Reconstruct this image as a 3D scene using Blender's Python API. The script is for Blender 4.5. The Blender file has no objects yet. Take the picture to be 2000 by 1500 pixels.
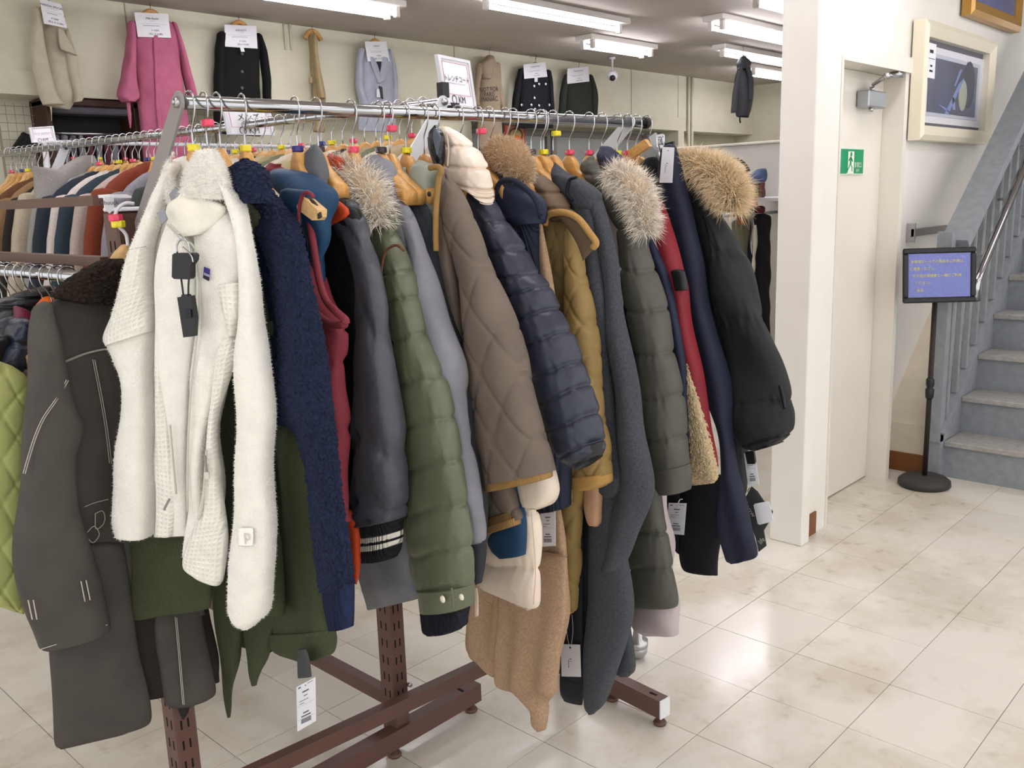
import bpy, math, random
import numpy as np
from mathutils import noise, Vector
random.seed(7); rng = np.random.default_rng(7)
SC = bpy.context.scene; COL = SC.collection
# ------------------------------------------------------------------ camera
FPX, YAW, PITCH, ROLL = 1782.99, 0.7599504, 0.20045226, -0.03274256
CAM = np.array([0., 0., 1.5])
cy, sy, cp, sp = math.cos(YAW), math.sin(YAW), math.cos(PITCH), math.sin(PITCH)
FWD = np.array([cy*cp, sy*cp, -sp]); _r = np.array([sy, -cy, 0.]); _u = np.cross(_r, FWD)
RGT = math.cos(ROLL)*_r + math.sin(ROLL)*_u; UPV = -math.sin(ROLL)*_r + math.cos(ROLL)*_u
cam = bpy.data.cameras.new('camera'); co = bpy.data.objects.new('camera', cam); COL.objects.link(co)
from mathutils import Matrix
co.matrix_world = Matrix([[RGT[i], UPV[i], -FWD[i], CAM[i]] for i in range(3)] + [[0, 0, 0, 1]])
cam.sensor_fit = 'HORIZONTAL'; cam.sensor_width = 36; cam.lens = 36*FPX/2000; cam.clip_start = 0.02
SC.camera = co
# ------------------------------------------------------------------ world, exposure
W = bpy.data.worlds.new('World'); SC.world = W; W.use_nodes = True
W.node_tree.nodes['Background'].inputs[0].default_value = (.98, .98, 1, 1)
W.node_tree.nodes['Background'].inputs[1].default_value = 0.85
SC.view_settings.view_transform = 'Standard'; SC.view_settings.look = 'None'
SC.view_settings.gamma = 1; SC.view_settings.use_curve_mapping = False
SC.view_settings.exposure = 0.92
TUBE = 13.0
try:
    SC.cycles.max_bounces = 6; SC.cycles.diffuse_bounces = 3; SC.cycles.glossy_bounces = 3
    SC.cycles.transmission_bounces = 4; SC.cycles.caustics_reflective = False; SC.cycles.caustics_refractive = False
except Exception: pass
# ------------------------------------------------------------------ photo ray helpers (real planes)
def ray(x, y): return FWD + RGT*((x-1000)/FPX) - UPV*((y-750)/FPX)
def onP(p, P0, n):
    d = ray(*p); return CAM + d*(np.dot(np.asarray(P0)-CAM, n)/np.dot(d, n))
def onX(p, X): return onP(p, (X, 0, 0), np.array([1., 0, 0]))
def onY(p, Y): return onP(p, (0, Y, 0), np.array([0, 1., 0]))
def onZ(p, z=0.): return onP(p, (0, 0, z), np.array([0, 0, 1.]))
def pj(P):
    P = np.asarray(P, float)-CAM; d = P@FWD; return (1000+FPX*(P@RGT)/d, 750-FPX*(P@UPV)/d)
A0 = np.array([.81, 1.527, 1.68]); A1 = np.array([2.015, 1.42, 1.68]); dA = (A1-A0)/np.linalg.norm(A1-A0)
nA = np.array([dA[1], -dA[0], 0.])
def hookP(px):
    lo, hi = -.3, 1.5
    for _ in range(40):
        m = (lo+hi)/2
        if pj(A0+dA*m)[0] < px: lo = m
        else: hi = m
    return A0+dA*lo
class Pl:
    def __init__(s, P0, n): s.P0 = np.asarray(P0, float); s.n = np.asarray(n, float)/np.linalg.norm(n)
    def at(s, p, off=0.): return onP(p, s.P0+s.n*off, s.n)
    def sh(s, off): return Pl(s.P0+s.n*off, s.n)
def G(hx, ang=None): return Pl(hookP(hx), dA if ang is None else (math.cos(math.radians(ang)), math.sin(math.radians(ang)), 0))
def PY(Y): return Pl((0, Y, 0), (0, 1, 0))
def PX(X): return Pl((X, 0, 0), (1, 0, 0))
# ------------------------------------------------------------------ materials
def lin(h):
    h = h.lstrip('#'); c = [int(h[i:i+2], 16)/255 for i in (0, 2, 4)]
    return [x/12.92 if x <= .04045 else ((x+.055)/1.055)**2.4 for x in c]
MATS = {}
def mat(name, col, rough=.8, kind='plain', sc=1., st=.3, metal=0., spec=.3, sheen=0., emit=0., var=.0, alpha=None, trans=0., coat=0.):
    if name in MATS: return MATS[name]
    m = bpy.data.materials.new(name); m.use_nodes = True; nt = m.node_tree; N = nt.nodes; Lk = nt.links
    b = N['Principled BSDF']; c = lin(col) if isinstance(col, str) else list(col)
    b.inputs['Base Color'].default_value = (*c, 1); b.inputs['Roughness'].default_value = rough
    b.inputs['Metallic'].default_value = metal; b.inputs['Specular IOR Level'].default_value = spec
    if sheen: b.inputs['Sheen Weight'].default_value = sheen; b.inputs['Sheen Roughness'].default_value = .5; b.inputs['Sheen Tint'].default_value = (*[min(1, x*2+.1) for x in c], 1)
    if coat: b.inputs['Coat Weight'].default_value = coat; b.inputs['Coat Roughness'].default_value = .12
    if trans: b.inputs['Transmission Weight'].default_value = trans
    if alpha is not None: b.inputs['Alpha'].default_value = alpha
    if emit: b.inputs['Emission Color'].default_value = (*c, 1); b.inputs['Emission Strength'].default_value = emit
    tc = N.new('ShaderNodeTexCoord')
    def bump(sock, s, d=.002):
        bn = N.new('ShaderNodeBump'); bn.inputs['Strength'].default_value = s; bn.inputs['Distance'].default_value = d
        Lk.new(sock, bn.inputs['Height']); Lk.new(bn.outputs[0], b.inputs['Normal']); return bn
    def nz(scale, det=3, co='Object', vec=None):
        n = N.new('ShaderNodeTexNoise'); n.inputs['Scale'].default_value = scale; n.inputs['Detail'].default_value = det
        Lk.new(vec if vec else tc.outputs[co], n.inputs['Vector']); return n
    def vary(sock, lo, hi):
        r = N.new('ShaderNodeMapRange'); r.inputs[1].default_value = .3; r.inputs[2].default_value = .7
        r.inputs[3].default_value = lo; r.inputs[4].default_value = hi; Lk.new(sock, r.inputs[0])
        mx = N.new('ShaderNodeVectorMath'); mx.operation = 'SCALE'; mx.inputs[0].default_value = c; Lk.new(r.outputs[0], mx.inputs['Scale'])
        Lk.new(mx.outputs[0], b.inputs['Base Color'])
    if kind == 'wool':
        n = nz(700*sc, 3); bump(n.outputs[0], st, .002); n2 = nz(330*sc, 3); vary(n2.outputs[0], 1-var-.2, 1+var+.2)
    elif kind == 'nylon':
        n = nz(30*sc, 6); bump(n.outputs[0], min(1, st*1.7), .005); n2 = nz(9, 2); vary(n2.outputs[0], .93, 1.07)
    elif kind == 'twill':
        n = nz(900*sc, 2); bn = bump(n.outputs[0], st, .001); nw = nz(22*sc, 5); b2 = N.new('ShaderNodeBump'); b2.inputs['Strength'].default_value = .45; b2.inputs['Distance'].default_value = .006; Lk.new(nw.outputs[0], b2.inputs['Height']); Lk.new(b2.outputs[0], bn.inputs['Normal']); n2 = nz(14, 4); vary(n2.outputs[0], .9-var, 1.1+var)
    elif kind == 'fleece':
        n = nz(260*sc, 4); bump(n.outputs[0], st, .003); n2 = nz(30, 3); vary(n2.outputs[0], .95, 1.04)
    elif kind == 'boa':
        v = N.new('ShaderNodeTexVoronoi'); v.inputs['Scale'].default_value = 150*sc
        n0 = nz(60, 2); mv = N.new('ShaderNodeVectorMath'); mv.operation = 'MULTIPLY_ADD'; Lk.new(n0.outputs['Color'], mv.inputs[0])
        mv.inputs[1].default_value = (.02, .02, .02); Lk.new(tc.outputs['Object'], mv.inputs[2]); Lk.new(mv.outputs[0], v.inputs['Vector'])
        inv = N.new('ShaderNodeMath'); inv.operation = 'SUBTRACT'; inv.inputs[0].default_value = 1; Lk.new(v.outputs[0], inv.inputs[1])
        bump(inv.outputs[0], st, .006)
        n2 = nz(200, 2); vary(n2.outputs[0], .88, 1.12)
    elif kind in ('rib', 'waffle'):
        uv = N.new('ShaderNodeSeparateXYZ'); Lk.new(tc.outputs['UV'], uv.inputs[0])
        def sinw(sock, fr):
            a = N.new('ShaderNodeMath'); a.operation = 'MULTIPLY'; a.inputs[1].default_value = fr; Lk.new(sock, a.inputs[0])
            s = N.new('ShaderNodeMath'); s.operation = 'SINE'; Lk.new(a.outputs[0], s.inputs[0]); return s.outputs[0]
        if kind == 'rib': bump(sinw(uv.outputs[0], 1500*sc), st, .003)
        else:
            a = N.new('ShaderNodeMath'); a.operation = 'MAXIMUM'; Lk.new(sinw(uv.outputs[0], 560*sc), a.inputs[0]); Lk.new(sinw(uv.outputs[1], 560*sc), a.inputs[1])
            bump(a.outputs[0], st, .003)
        n2 = nz(40, 3); vary(n2.outputs[0], .95, 1.05)
    elif kind == 'wood':
        mp = N.new('ShaderNodeMapping'); mp.inputs['Scale'].default_value = (14, 120, 90); Lk.new(tc.outputs['Object'], mp.inputs[0])
        n = nz(1.*sc, 4, vec=mp.outputs[0]); vary(n.outputs[0], .82, 1.12)
    elif kind == 'noise':
        n = nz(12*sc, 5); vary(n.outputs[0], 1-var, 1+var)
        if st: n3 = nz(120*sc, 3); bump(n3.outputs[0], st, .001)
    elif kind == 'fur':
        uv = N.new('ShaderNodeSeparateXYZ'); Lk.new(tc.outputs['UV'], uv.inputs[0])
        r = N.new('ShaderNodeValToRGB'); r.color_ramp.elements[0].color = (*[x*.72 for x in c], 1); r.color_ramp.elements[1].color = (*[min(1, x*1.15+.02) for x in c], 1)
        r.color_ramp.elements[1].position = .75
        Lk.new(uv.outputs[1], r.inputs[0])
        hs = N.new('ShaderNodeHueSaturation'); mr = N.new('ShaderNodeMapRange'); mr.inputs[3].default_value = .7; mr.inputs[4].default_value = 1.2
        Lk.new(uv.outputs[0], mr.inputs[0]); Lk.new(mr.outputs[0], hs.inputs['Value']); Lk.new(r.outputs[0], hs.inputs['Color']); Lk.new(hs.outputs[0], b.inputs['Base Color'])
    MATS[name] = m; return m
CHROME = mat('chrome', '#b9babd', .14, metal=1.); STEEL = mat('brushed_steel', '#b9babb', .32, metal=1.)
BROWN = mat('brown_enamel', '#5d4038', .42, 'noise', 1, .05, spec=.45, var=.06)
GREYP = mat('grey_enamel', '#8d8784', .45, 'noise', 1, .03, spec=.4, var=.04); LGREY = mat('light_grey_enamel', '#c9cdd0', .4, spec=.4)
WOOD = mat('hanger_wood', '#cf9c58', .38, 'wood', 1, 0, spec=.4); WOOD2 = mat('hanger_wood_pale', '#d9b27a', .45, 'wood', 1.3, 0)
BLACKP = mat('black_plastic', '#1c1c1e', .45, spec=.4); DARK = mat('slot_shade', '#150f0d', .9)  # near-black colour stands in for the shade inside slots and punch holes
WHITEC = mat('white_card', '#e9e9ee', .6, 'noise', .6, 0, var=.02); INK = mat('printed_ink', '#2a2a2c', .7); INKL = mat('faded_ink', '#8b8b93', .7); REDL = mat('red_line_ink', '#d4707c', .7)
# ------------------------------------------------------------------ object helpers
def rootloc(p):
    l = np.zeros(3)
    while p is not None: l = l+np.array(p.location); p = p.parent
    return l
def mob(name, V, Fc, m, parent=None, smooth=True, uv=None, local=False, kind=None, label=None):
    me = bpy.data.meshes.new(name); V = np.asarray(V, float).reshape(-1, 3)
    if parent is not None and not local: V = V-rootloc(parent)
    me.from_pydata(V.tolist(), [], [tuple(int(i) for i in f) for f in Fc])
    if smooth: me.polygons.foreach_set('use_smooth', [True]*len(me.polygons))
    if uv is not None:
        ul = me.uv_layers.new(name='UVMap'); li = np.empty(len(me.loops), int); me.loops.foreach_get('vertex_index', li)
        ul.data.foreach_set('uv', np.asarray(uv, float)[li].ravel())
    if m is not None: me.materials.append(m)
    me.update()
    o = bpy.data.objects.new(name, me); COL.objects.link(o)
    if parent is not None: o.parent = parent
    if kind: o['kind'] = kind
    if label: o['label'] = label
    return o
def tag(o, label, cat, group=None):
    o['label'] = label; o['category'] = cat
    if group: o['group'] = group
    return o
def thing(name, label, cat, loc=(0, 0, 0), group=None, rotz=0.):
    o = bpy.data.objects.new(name, None); COL.objects.link(o); o.location = [float(x) for x in loc]; o.rotation_euler[2] = rotz
    o.empty_display_size = .05; return tag(o, label, cat, group)
def struct(o): o['kind'] = 'structure'; return o
class MB:
    def __init__(s): s.v = []; s.f = []
    def add(s, V, Fc):
        n = len(s.v); s.v += [list(map(float, x)) for x in V]; s.f += [[i+n for i in f] for f in Fc]; return s
    def box(s, a, b, X=None):
        a = np.minimum(np.array(a, float), b); b = np.maximum(np.array(b, float), a) if X is None else np.array(b, float)
        V = [(x, y, z) for x in (a[0], b[0]) for y in (a[1], b[1]) for z in (a[2], b[2])]
        if X is not None: V = [X(np.array(v)) for v in V]
        return s.add(V, [(0, 1, 3, 2), (4, 6, 7, 5), (0, 4, 5, 1), (2, 3, 7, 6), (0, 2, 6, 4), (1, 5, 7, 3)])
    def bbox(s, a, b, r=.004):
        # box with chamfered edges
        a = np.array(a, float); b = np.array(b, float); c = (a+b)/2; h = (b-a)/2; r = min(r, h.min()*.9)
        V = []; idx = {}
        for i in range(8):
            sg = np.array([1 if i & 4 else -1, 1 if i & 2 else -1, 1 if i & 1 else -1])
            for ax in range(3):
                p = h-r; p = p.copy(); p[ax] = h[ax]; idx[(i, ax)] = len(V); V.append(c+sg*p)
        F_ = []
        for ax in range(3):
            o1, o2 = [x for x in range(3) if x != ax]; bt = (4, 2, 1)
            for sgn in (0, 1):
                base = bt[ax]*sgn; q = [base, base+bt[o1], base+bt[o1]+bt[o2], base+bt[o2]]
                F_.append([idx[(k, ax)] for k in q])
        for ax in range(3):
            o1, o2 = [x for x in range(3) if x != ax]; bt = (4, 2, 1)
            for s1 in (0, 1):
                for s2 in (0, 1):
                    k0 = bt[o1]*s1+bt[o2]*s2; k1 = k0+bt[ax]
                    F_.append([idx[(k0, o1)], idx[(k1, o1)], idx[(k1, o2)], idx[(k0, o2)]])
        for k in range(8): F_.append([idx[(k, 0)], idx[(k, 1)], idx[(k, 2)]])
        return s.add(V, F_)
    def bar(s, p, q, w, h, up=(0, 0, 1)):
        p = np.array(p, float); q = np.array(q, float); d = (q-p)/np.linalg.norm(q-p); sd = np.cross(d, up); sd = sd/np.linalg.norm(sd); u2 = np.cross(sd, d)
        V = [e+sd*w/2*a+u2*h/2*b for e in (p, q) for a in (-1, 1) for b in (-1, 1)]
        return s.add(V, [(0, 1, 3, 2), (4, 6, 7, 5), (0, 4, 5, 1), (2, 3, 7, 6), (0, 2, 6, 4), (1, 5, 7, 3)])
    def sweep(s, P, r, nc=8, cap=True):
        P = np.asarray(P, float); k = len(P); R_ = np.full(k, r) if np.isscalar(r) else np.asarray(r)
        t = np.gradient(P, axis=0); t /= np.linalg.norm(t, axis=1)[:, None]+1e-12
        a = np.array([0, 0, 1.]) if abs(t[0][2]) < .9 else np.array([1., 0, 0]); u = np.cross(t[0], a); u /= np.linalg.norm(u); V = []
        for i in range(k):
            u = u-t[i]*(u@t[i]); u /= np.linalg.norm(u); w = np.cross(t[i], u)
            for j in range(nc): an = 2*math.pi*j/nc; V.append(P[i]+R_[i]*(math.cos(an)*u+math.sin(an)*w))
        F_ = [(i*nc+j, i*nc+(j+1) % nc, (i+1)*nc+(j+1) % nc, (i+1)*nc+j) for i in range(k-1) for j in range(nc)]
        if cap: F_ += [list(range(nc))[::-1], [(k-1)*nc+j for j in range(nc)]]
        return s.add(V, F_)
    def cyl(s, p, q, r, nc=16, r2=None):
        return s.sweep([p, q], [r, r if r2 is None else r2], nc)
    def lathe(s, prof, c, nc=24):
        V = []; k = len(prof)
        for (r, z) in prof:
            for j in range(nc): an = 2*math.pi*j/nc; V.append((c[0]+r*math.cos(an), c[1]+r*math.sin(an), c[2]+z))
        F_ = [(i*nc+j, i*nc+(j+1) % nc, (i+1)*nc+(j+1) % nc, (i+1)*nc+j) for i in range(k-1) for j in range(nc)]
        F_ += [list(range(nc))[::-1], [(k-1)*nc+j for j in range(nc)]]
        return s.add(V, F_)
    def ball(s, c, r, n=8, sx=(1, 1, 1)):
        prof = [(max(.02*r, r*math.sin(math.pi*i/n)), -r*math.cos(math.pi*i/n)) for i in range(n+1)]
        k = len(s.v); s.lathe(prof, (0, 0, 0), 12)
        for i in range(k, len(s.v)): s.v[i] = [s.v[i][a]*sx[a]+c[a] for a in range(3)]
        return s
    def build(s, name, m, parent=None, smooth=False, **k): return mob(name, s.v, s.f, m, parent, smooth, **k)
def cr(A, m):
    A = np.asarray(A, float); k = len(A); t = np.linspace(0, k-1, m); i = np.clip(t.astype(int), 0, k-2); f = (t-i)[:, None]
    E = np.vstack([2*A[0]-A[1], A, 2*A[-1]-A[-2]]); p0, p1, p2, p3 = E[i], E[i+1], E[i+2], E[i+3]
    return .5*(2*p1+(p2-p0)*f+(2*p0-5*p1+4*p2-p3)*f**2+(3*p1-p0-3*p2+p3)*f**3), t
def tube3(L, R, n, T, mr=40, nc=28, seams=None, puff=.008, chev=0., wr=.0012, fold=.0025, ffr=18., quilt=None, qd=.0025, crease=.0026, hem=False, boa=0., ribs=None, boaf=105., p=.75, comp=True, top=True, opn=True, pleat=None, seed=None):
    """a garment piece lofted through sections running from edge L to edge R, T thick to each side along n"""
    m = mr; Lm, t = cr(L, m); Rm, _ = cr(R, m); rs = np.random.default_rng(seed if seed is not None else int(abs(Lm.sum())*1e4) % 99991)
    c = (Lm+Rm)/2; w = (Rm-Lm)/2; Wl = np.linalg.norm(w, axis=1)+1e-6; wh = w/Wl[:, None]; n = np.asarray(n, float)
    T = np.interp(t, np.linspace(0, len(L)-1, len(T)), T) if not np.isscalar(T) else np.full(m, T)
    if hem: T = T*np.interp(t, [0, .75*(len(L)-1), len(L)-1], [1, 1, .4])
    if comp:
        v = c-CAM; v /= np.linalg.norm(v, axis=1)[:, None]
        k1 = np.linalg.norm(wh-(wh*v).sum(1)[:, None]*v, axis=1); k2 = np.linalg.norm(n-(v@n)[:, None]*v, axis=1)
        T = np.minimum(T, .72*Wl*k1/k2); W2 = np.sqrt(np.maximum(Wl**2-(T*k2/k1)**2, (.3*Wl)**2))
    else: W2 = Wl; T = np.minimum(T, Wl)
    th = np.arange(nc)*2*math.pi/nc; ct, st = np.cos(th), np.sin(th); cs = np.sign(ct)*np.abs(ct)**p; ss = np.sign(st)*np.abs(st)**p
    V = c[:, None]+(W2[:, None]*cs)[..., None]*wh[:, None]+(T[:, None]*ss)[..., None]*n
    N = (ct/W2[:, None])[..., None]*wh[:, None]+(st/np.maximum(T, 1e-4)[:, None])[..., None]*n; N /= np.linalg.norm(N, axis=2)[..., None]
    ds = np.linalg.norm(np.diff(c, axis=0), axis=1); s = np.concatenate([[0], np.cumsum(ds)]); sp_ = s[-1]/(len(L)-1)
    arc = cs[None]*W2[:, None]; D = np.zeros((m, nc))
    ph = rs.uniform(0, 6.28, 12)
    if fold:
        X = V; D += fold*(np.sin(ffr*(X@np.array([.9, 1.1, .35]))+ph[0])*np.sin(ffr*.6*X[..., 2]+ph[1])+.6*np.sin(ffr*2.1*(X@np.array([1.2, -.7, .8]))+ph[2]))
    if seams is not None:
        te = t[:, None]+chev*(np.abs(cs)[None]-.5)+.05*np.sin(arc*40+ph[3]); sm = np.asarray(seams, float)
        j = np.clip(np.searchsorted(sm, te)-1, 0, len(sm)-2); a, b = sm[j], sm[j+1]; f = np.clip((te-a)/(b-a), 0, 1)
        D += puff*((1-np.abs(2*f-1)**4.5)-1)*np.where((te < sm[0]) | (te > sm[-1]), 0, 1)
        dist = np.minimum(f, 1-f)*(b-a)*sp_
        D -= crease*np.exp(-(dist/.0035)**2)*np.where((te < sm[0]+.02) | (te > sm[-1]-.02), 0, 1)
        D += wr*np.exp(-dist/.022)*(np.sin(arc*260+ph[4]+te*3)+.7*np.sin(arc*410+ph[5]-te*5))
    if quilt:
        for sg in (1, -1):
            q = (arc*1.0+sg*s[:, None]*.62)/quilt; f = np.abs(q-np.round(q))*quilt; D += qd*(.6-np.exp(-(f/.016)**2)*.4-1.0*np.exp(-(f/.004)**2))
    if pleat: D += pleat[0]*np.sin(arc*pleat[1]+ph[6]+.4*np.sin(s[:, None]*5))*np.minimum(1, s/s[-1]*1.6)[:, None]
    if ribs: D += ribs[0]*np.abs(np.sin(arc*ribs[1]))
    V = V+N*D[..., None]
    if boa:
        for i in range(m):
            for k in range(nc):
                q = V[i, k]*boaf; w_ = noise.noise(Vector(q*.9))*.5; dd = noise.voronoi(Vector((q[0]+w_, q[1]-w_, q[2]+w_)))[0]; V[i, k] += N[i, k]*boa*(min(1., (dd[1]-dd[0])*2.2)-.5)
    rows = [V[i] for i in range(m)]; tg0 = c[0]-c[1]; tg0 /= np.linalg.norm(tg0)+1e-9; tg1 = c[-1]-c[-2]; tg1 /= np.linalg.norm(tg1)+1e-9
    us = [arc[i] for i in range(m)]; vs = [np.full(nc, s[i]) for i in range(m)]
    if top:
        for k, (sc_, up) in enumerate([(.85, .45), (.45, .85)]):
            rows.insert(0, c[0]+(V[0]-c[0])*sc_+tg0*min(T[0], Wl[0])*up*.6); us.insert(0, arc[0]); vs.insert(0, np.full(nc, -.01*(k+1)))
    if opn:
        rows.append(c[-1]+(V[-1]-c[-1])*.96+tg1*.002); rows.append(c[-1]+(V[-1]-c[-1])*.84-tg1*.004); rows.append(c[-1]+(V[-1]-c[-1])*.8-tg1*.03)
        for _ in range(3): us.append(arc[-1]); vs.append(np.full(nc, s[-1]))
    VV = np.concatenate(rows); k = len(rows)
    F_ = [(i*nc+j, (i+1)*nc+j, (i+1)*nc+(j+1) % nc, i*nc+(j+1) % nc) for i in range(k-1) for j in range(nc)]
    F_ += [list(range(nc)), [(k-1)*nc+j for j in range(nc)][::-1]]
    return VV, F_, np.stack([np.concatenate(us), np.concatenate(vs)], 1)
def tube(par, name, m, pl, rows, T=.03, label=None, **k):
    L = [pl.at(r[:2]) for r in rows]; R = [pl.at(r[2:4]) for r in rows]
    k.setdefault('hem', name in ('skirt', 'skirt_panel', 'front_panel', 'back_panel', 'inner_panel', 'body_hem', 'hem', 'lining_panel', 'back_drape', 'sherpa_lining', 'body'))
    V, F_, uv = tube3(L, R, pl.n, T, **k); return mob(name, V, F_, m, par, True, uv, label=label)
def abody(par, m, hx, zb, un=.15, uf=.19, T=.02, name='body', zt=1.515, **k):
    """plain hidden bulk of a garment on its hanger"""
    P0 = hookP(hx); q = lambda u, z: np.array([*(P0+nA*u)[:2], z])
    rows = [(-.045, .045, zt), (-.12, .10, zt-.035), (-uf, un*.95, zt-.09), (-uf-.01, un, zt-.25), (-uf, un, (zt+zb)/2-.1), (-uf, un, zb)]
    L = [q(a, z) for a, b, z in rows]; R = [q(b, z) for a, b, z in rows]
    V, F_, uv = tube3(L, R, dA, T, mr=22, nc=20, comp=False, fold=.004, **k); return mob(name, V, F_, m, par, True, uv)
def wire(par, name, m, pl, pts, r=.002, off=0., n=24, nc=6, label=None):
    P = np.array([pl.at(p, off) for p in pts]); P, _ = cr(P, n) if len(P) > 2 else (P, 0)
    return MB().sweep(P, r, nc).build(name, m, par, True, label=label)
def poly(par, name, m, pl, pts, th=.003, off=0., label=None, smooth=False):
    P = [pl.at(p, off) for p in pts]; k = len(P); V = [q-pl.n*th/2 for q in P]+[q+pl.n*th/2 for q in P]
    F_ = [list(range(k))[::-1], list(range(k, 2*k))]+[(i, (i+1) % k, k+(i+1) % k, k+i) for i in range(k)]
    return mob(name, V, F_, m, par, smooth, label=label)
_tm = {}
def text_geo(body, size):
    if (body, size) in _tm: return _tm[(body, size)]
    cu = bpy.data.curves.new('t', 'FONT'); cu.body = body; cu.size = size; cu.align_x = 'CENTER'; cu.align_y = 'CENTER'; cu.resolution_u = 2
    o = bpy.data.objects.new('t', cu); COL.objects.link(o); dg = bpy.context.evaluated_depsgraph_get(); me = bpy.data.meshes.new_from_object(o.evaluated_get(dg))
    V = np.array([v.co[:] for v in me.vertices]); F_ = [list(p.vertices) for p in me.polygons]
    bpy.data.objects.remove(o); bpy.data.curves.remove(cu); bpy.data.meshes.remove(me); _tm[(body, size)] = (V, F_); return V, F_
def text(par, body, size, o, xd, yd, m=None, name='lettering', lift=.0012, local=False):
    V, F_ = text_geo(body, size); xd = np.asarray(xd, float); yd = np.asarray(yd, float); nn = np.cross(xd, yd)
    if len(V) == 0: return
    return mob(name, np.asarray(o)+V[:, :1]*xd+V[:, 1:2]*yd+nn*lift, F_, m or INK, par, False, local=local)
def lines(par, o, xd, yd, items, m, name='printed_lines', lift=.001):
    """short printed bars (u, v, w, h) on a card"""
    xd = np.asarray(xd, float); yd = np.asarray(yd, float); nn = np.cross(xd, yd); b = MB()
    for u, v, w, h in items:
        c = np.asarray(o)+xd*u+yd*v+nn*lift; b.add([c-xd*w/2-yd*h/2, c+xd*w/2-yd*h/2, c+xd*w/2+yd*h/2, c-xd*w/2+yd*h/2], [(0, 1, 2, 3)])
    return b.build(name, m, par)
def fur(par, m, core_m, pl, path, rad, n=2200, ln=.03, wid=.0009, droop=.35, T=.02, name='fur_trim', bias=(0, 0, 0)):
    P = np.array([pl.at(q) for q in path]); Pc, t = cr(P, 40); R_ = np.interp(t, np.arange(len(path)), rad if not np.isscalar(rad) else [rad]*len(path))
    o = MB().sweep(Pc, R_*np.sqrt(np.clip(1-(np.linspace(-1, 1, 40))**10, .15, 1)), 14).build(name, core_m, par, True)
    # strands joined into one sub-part
    i = rng.integers(0, 39, n); f = rng.random(n)[:, None]; base = Pc[i]*(1-f)+Pc[i+1]*f; rr = R_[i][:, None]; tg = Pc[i+1]-Pc[i]; tg /= np.linalg.norm(tg, axis=1)[:, None]
    d = rng.normal(size=(n, 3)); d -= tg*(d*tg).sum(1)[:, None]; d /= np.linalg.norm(d, axis=1)[:, None]
    b0 = base+d*rr*.85; l = ln*rng.uniform(.5, 1.25, n)[:, None]; dirv = d+rng.normal(size=(n, 3))*.35+tg*rng.normal(size=(n, 1))*.4+np.array(bias); dirv /= np.linalg.norm(dirv, axis=1)[:, None]
    b1 = b0+dirv*l*.55; b2 = b1+(dirv+np.array([0, 0, -droop])+rng.normal(size=(n, 3))*.25)*l*.45
    sd = np.cross(dirv, rng.normal(size=(n, 3))); sd /= np.linalg.norm(sd, axis=1)[:, None]; sd *= wid
    V = np.stack([b0-sd, b0+sd, b1-sd*.7, b1+sd*.7, b2], 1).reshape(-1, 3); k = np.arange(n)*5
    F_ = [f_ for a in k for f_ in ((a, a+1, a+3, a+2), (a+2, a+3, a+4))]
    rv = rng.random(n); uv = np.stack([np.repeat(rv, 5), np.tile([0, 0, .55, .55, 1.], n)], 1)
    mob('fur_strands', V, F_, m, o, True, uv, kind='stuff'); return o
def fuzz(par, src, m, n, ln=.004, wid=.0004):
    """short pile strands scattered over a garment piece, one sub-part"""
    me = src.data; P = np.array([v.co[:] for v in me.vertices]); Nn = np.array([v.normal[:] for v in me.vertices]); Q = np.array([p.vertices[:] for p in me.polygons if len(p.vertices) == 4])
    ar = np.linalg.norm(np.cross(P[Q[:, 2]]-P[Q[:, 0]], P[Q[:, 3]]-P[Q[:, 1]]), axis=1); q = Q[rng.choice(len(Q), n, p=ar/ar.sum())]; f, h = rng.random((n, 1)), rng.random((n, 1))
    lerp = lambda A: (A[q[:, 0]]*(1-f)+A[q[:, 1]]*f)*(1-h)+(A[q[:, 3]]*(1-f)+A[q[:, 2]]*f)*h
    b, d = lerp(P), lerp(Nn)+rng.normal(size=(n, 3))*.5
    d /= np.linalg.norm(d, axis=1)[:, None]; sd = np.cross(d, rng.normal(size=(n, 3))); sd /= np.linalg.norm(sd, axis=1)[:, None]; sd *= wid
    V = np.stack([b-sd, b+sd, b+d*ln*rng.uniform(.4, 1.2, (n, 1))], 1).reshape(-1, 3); k = np.arange(n)*3
    return mob('pile', V, [(a, a+1, a+2) for a in k], m, src, False, local=True, kind='stuff')
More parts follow.
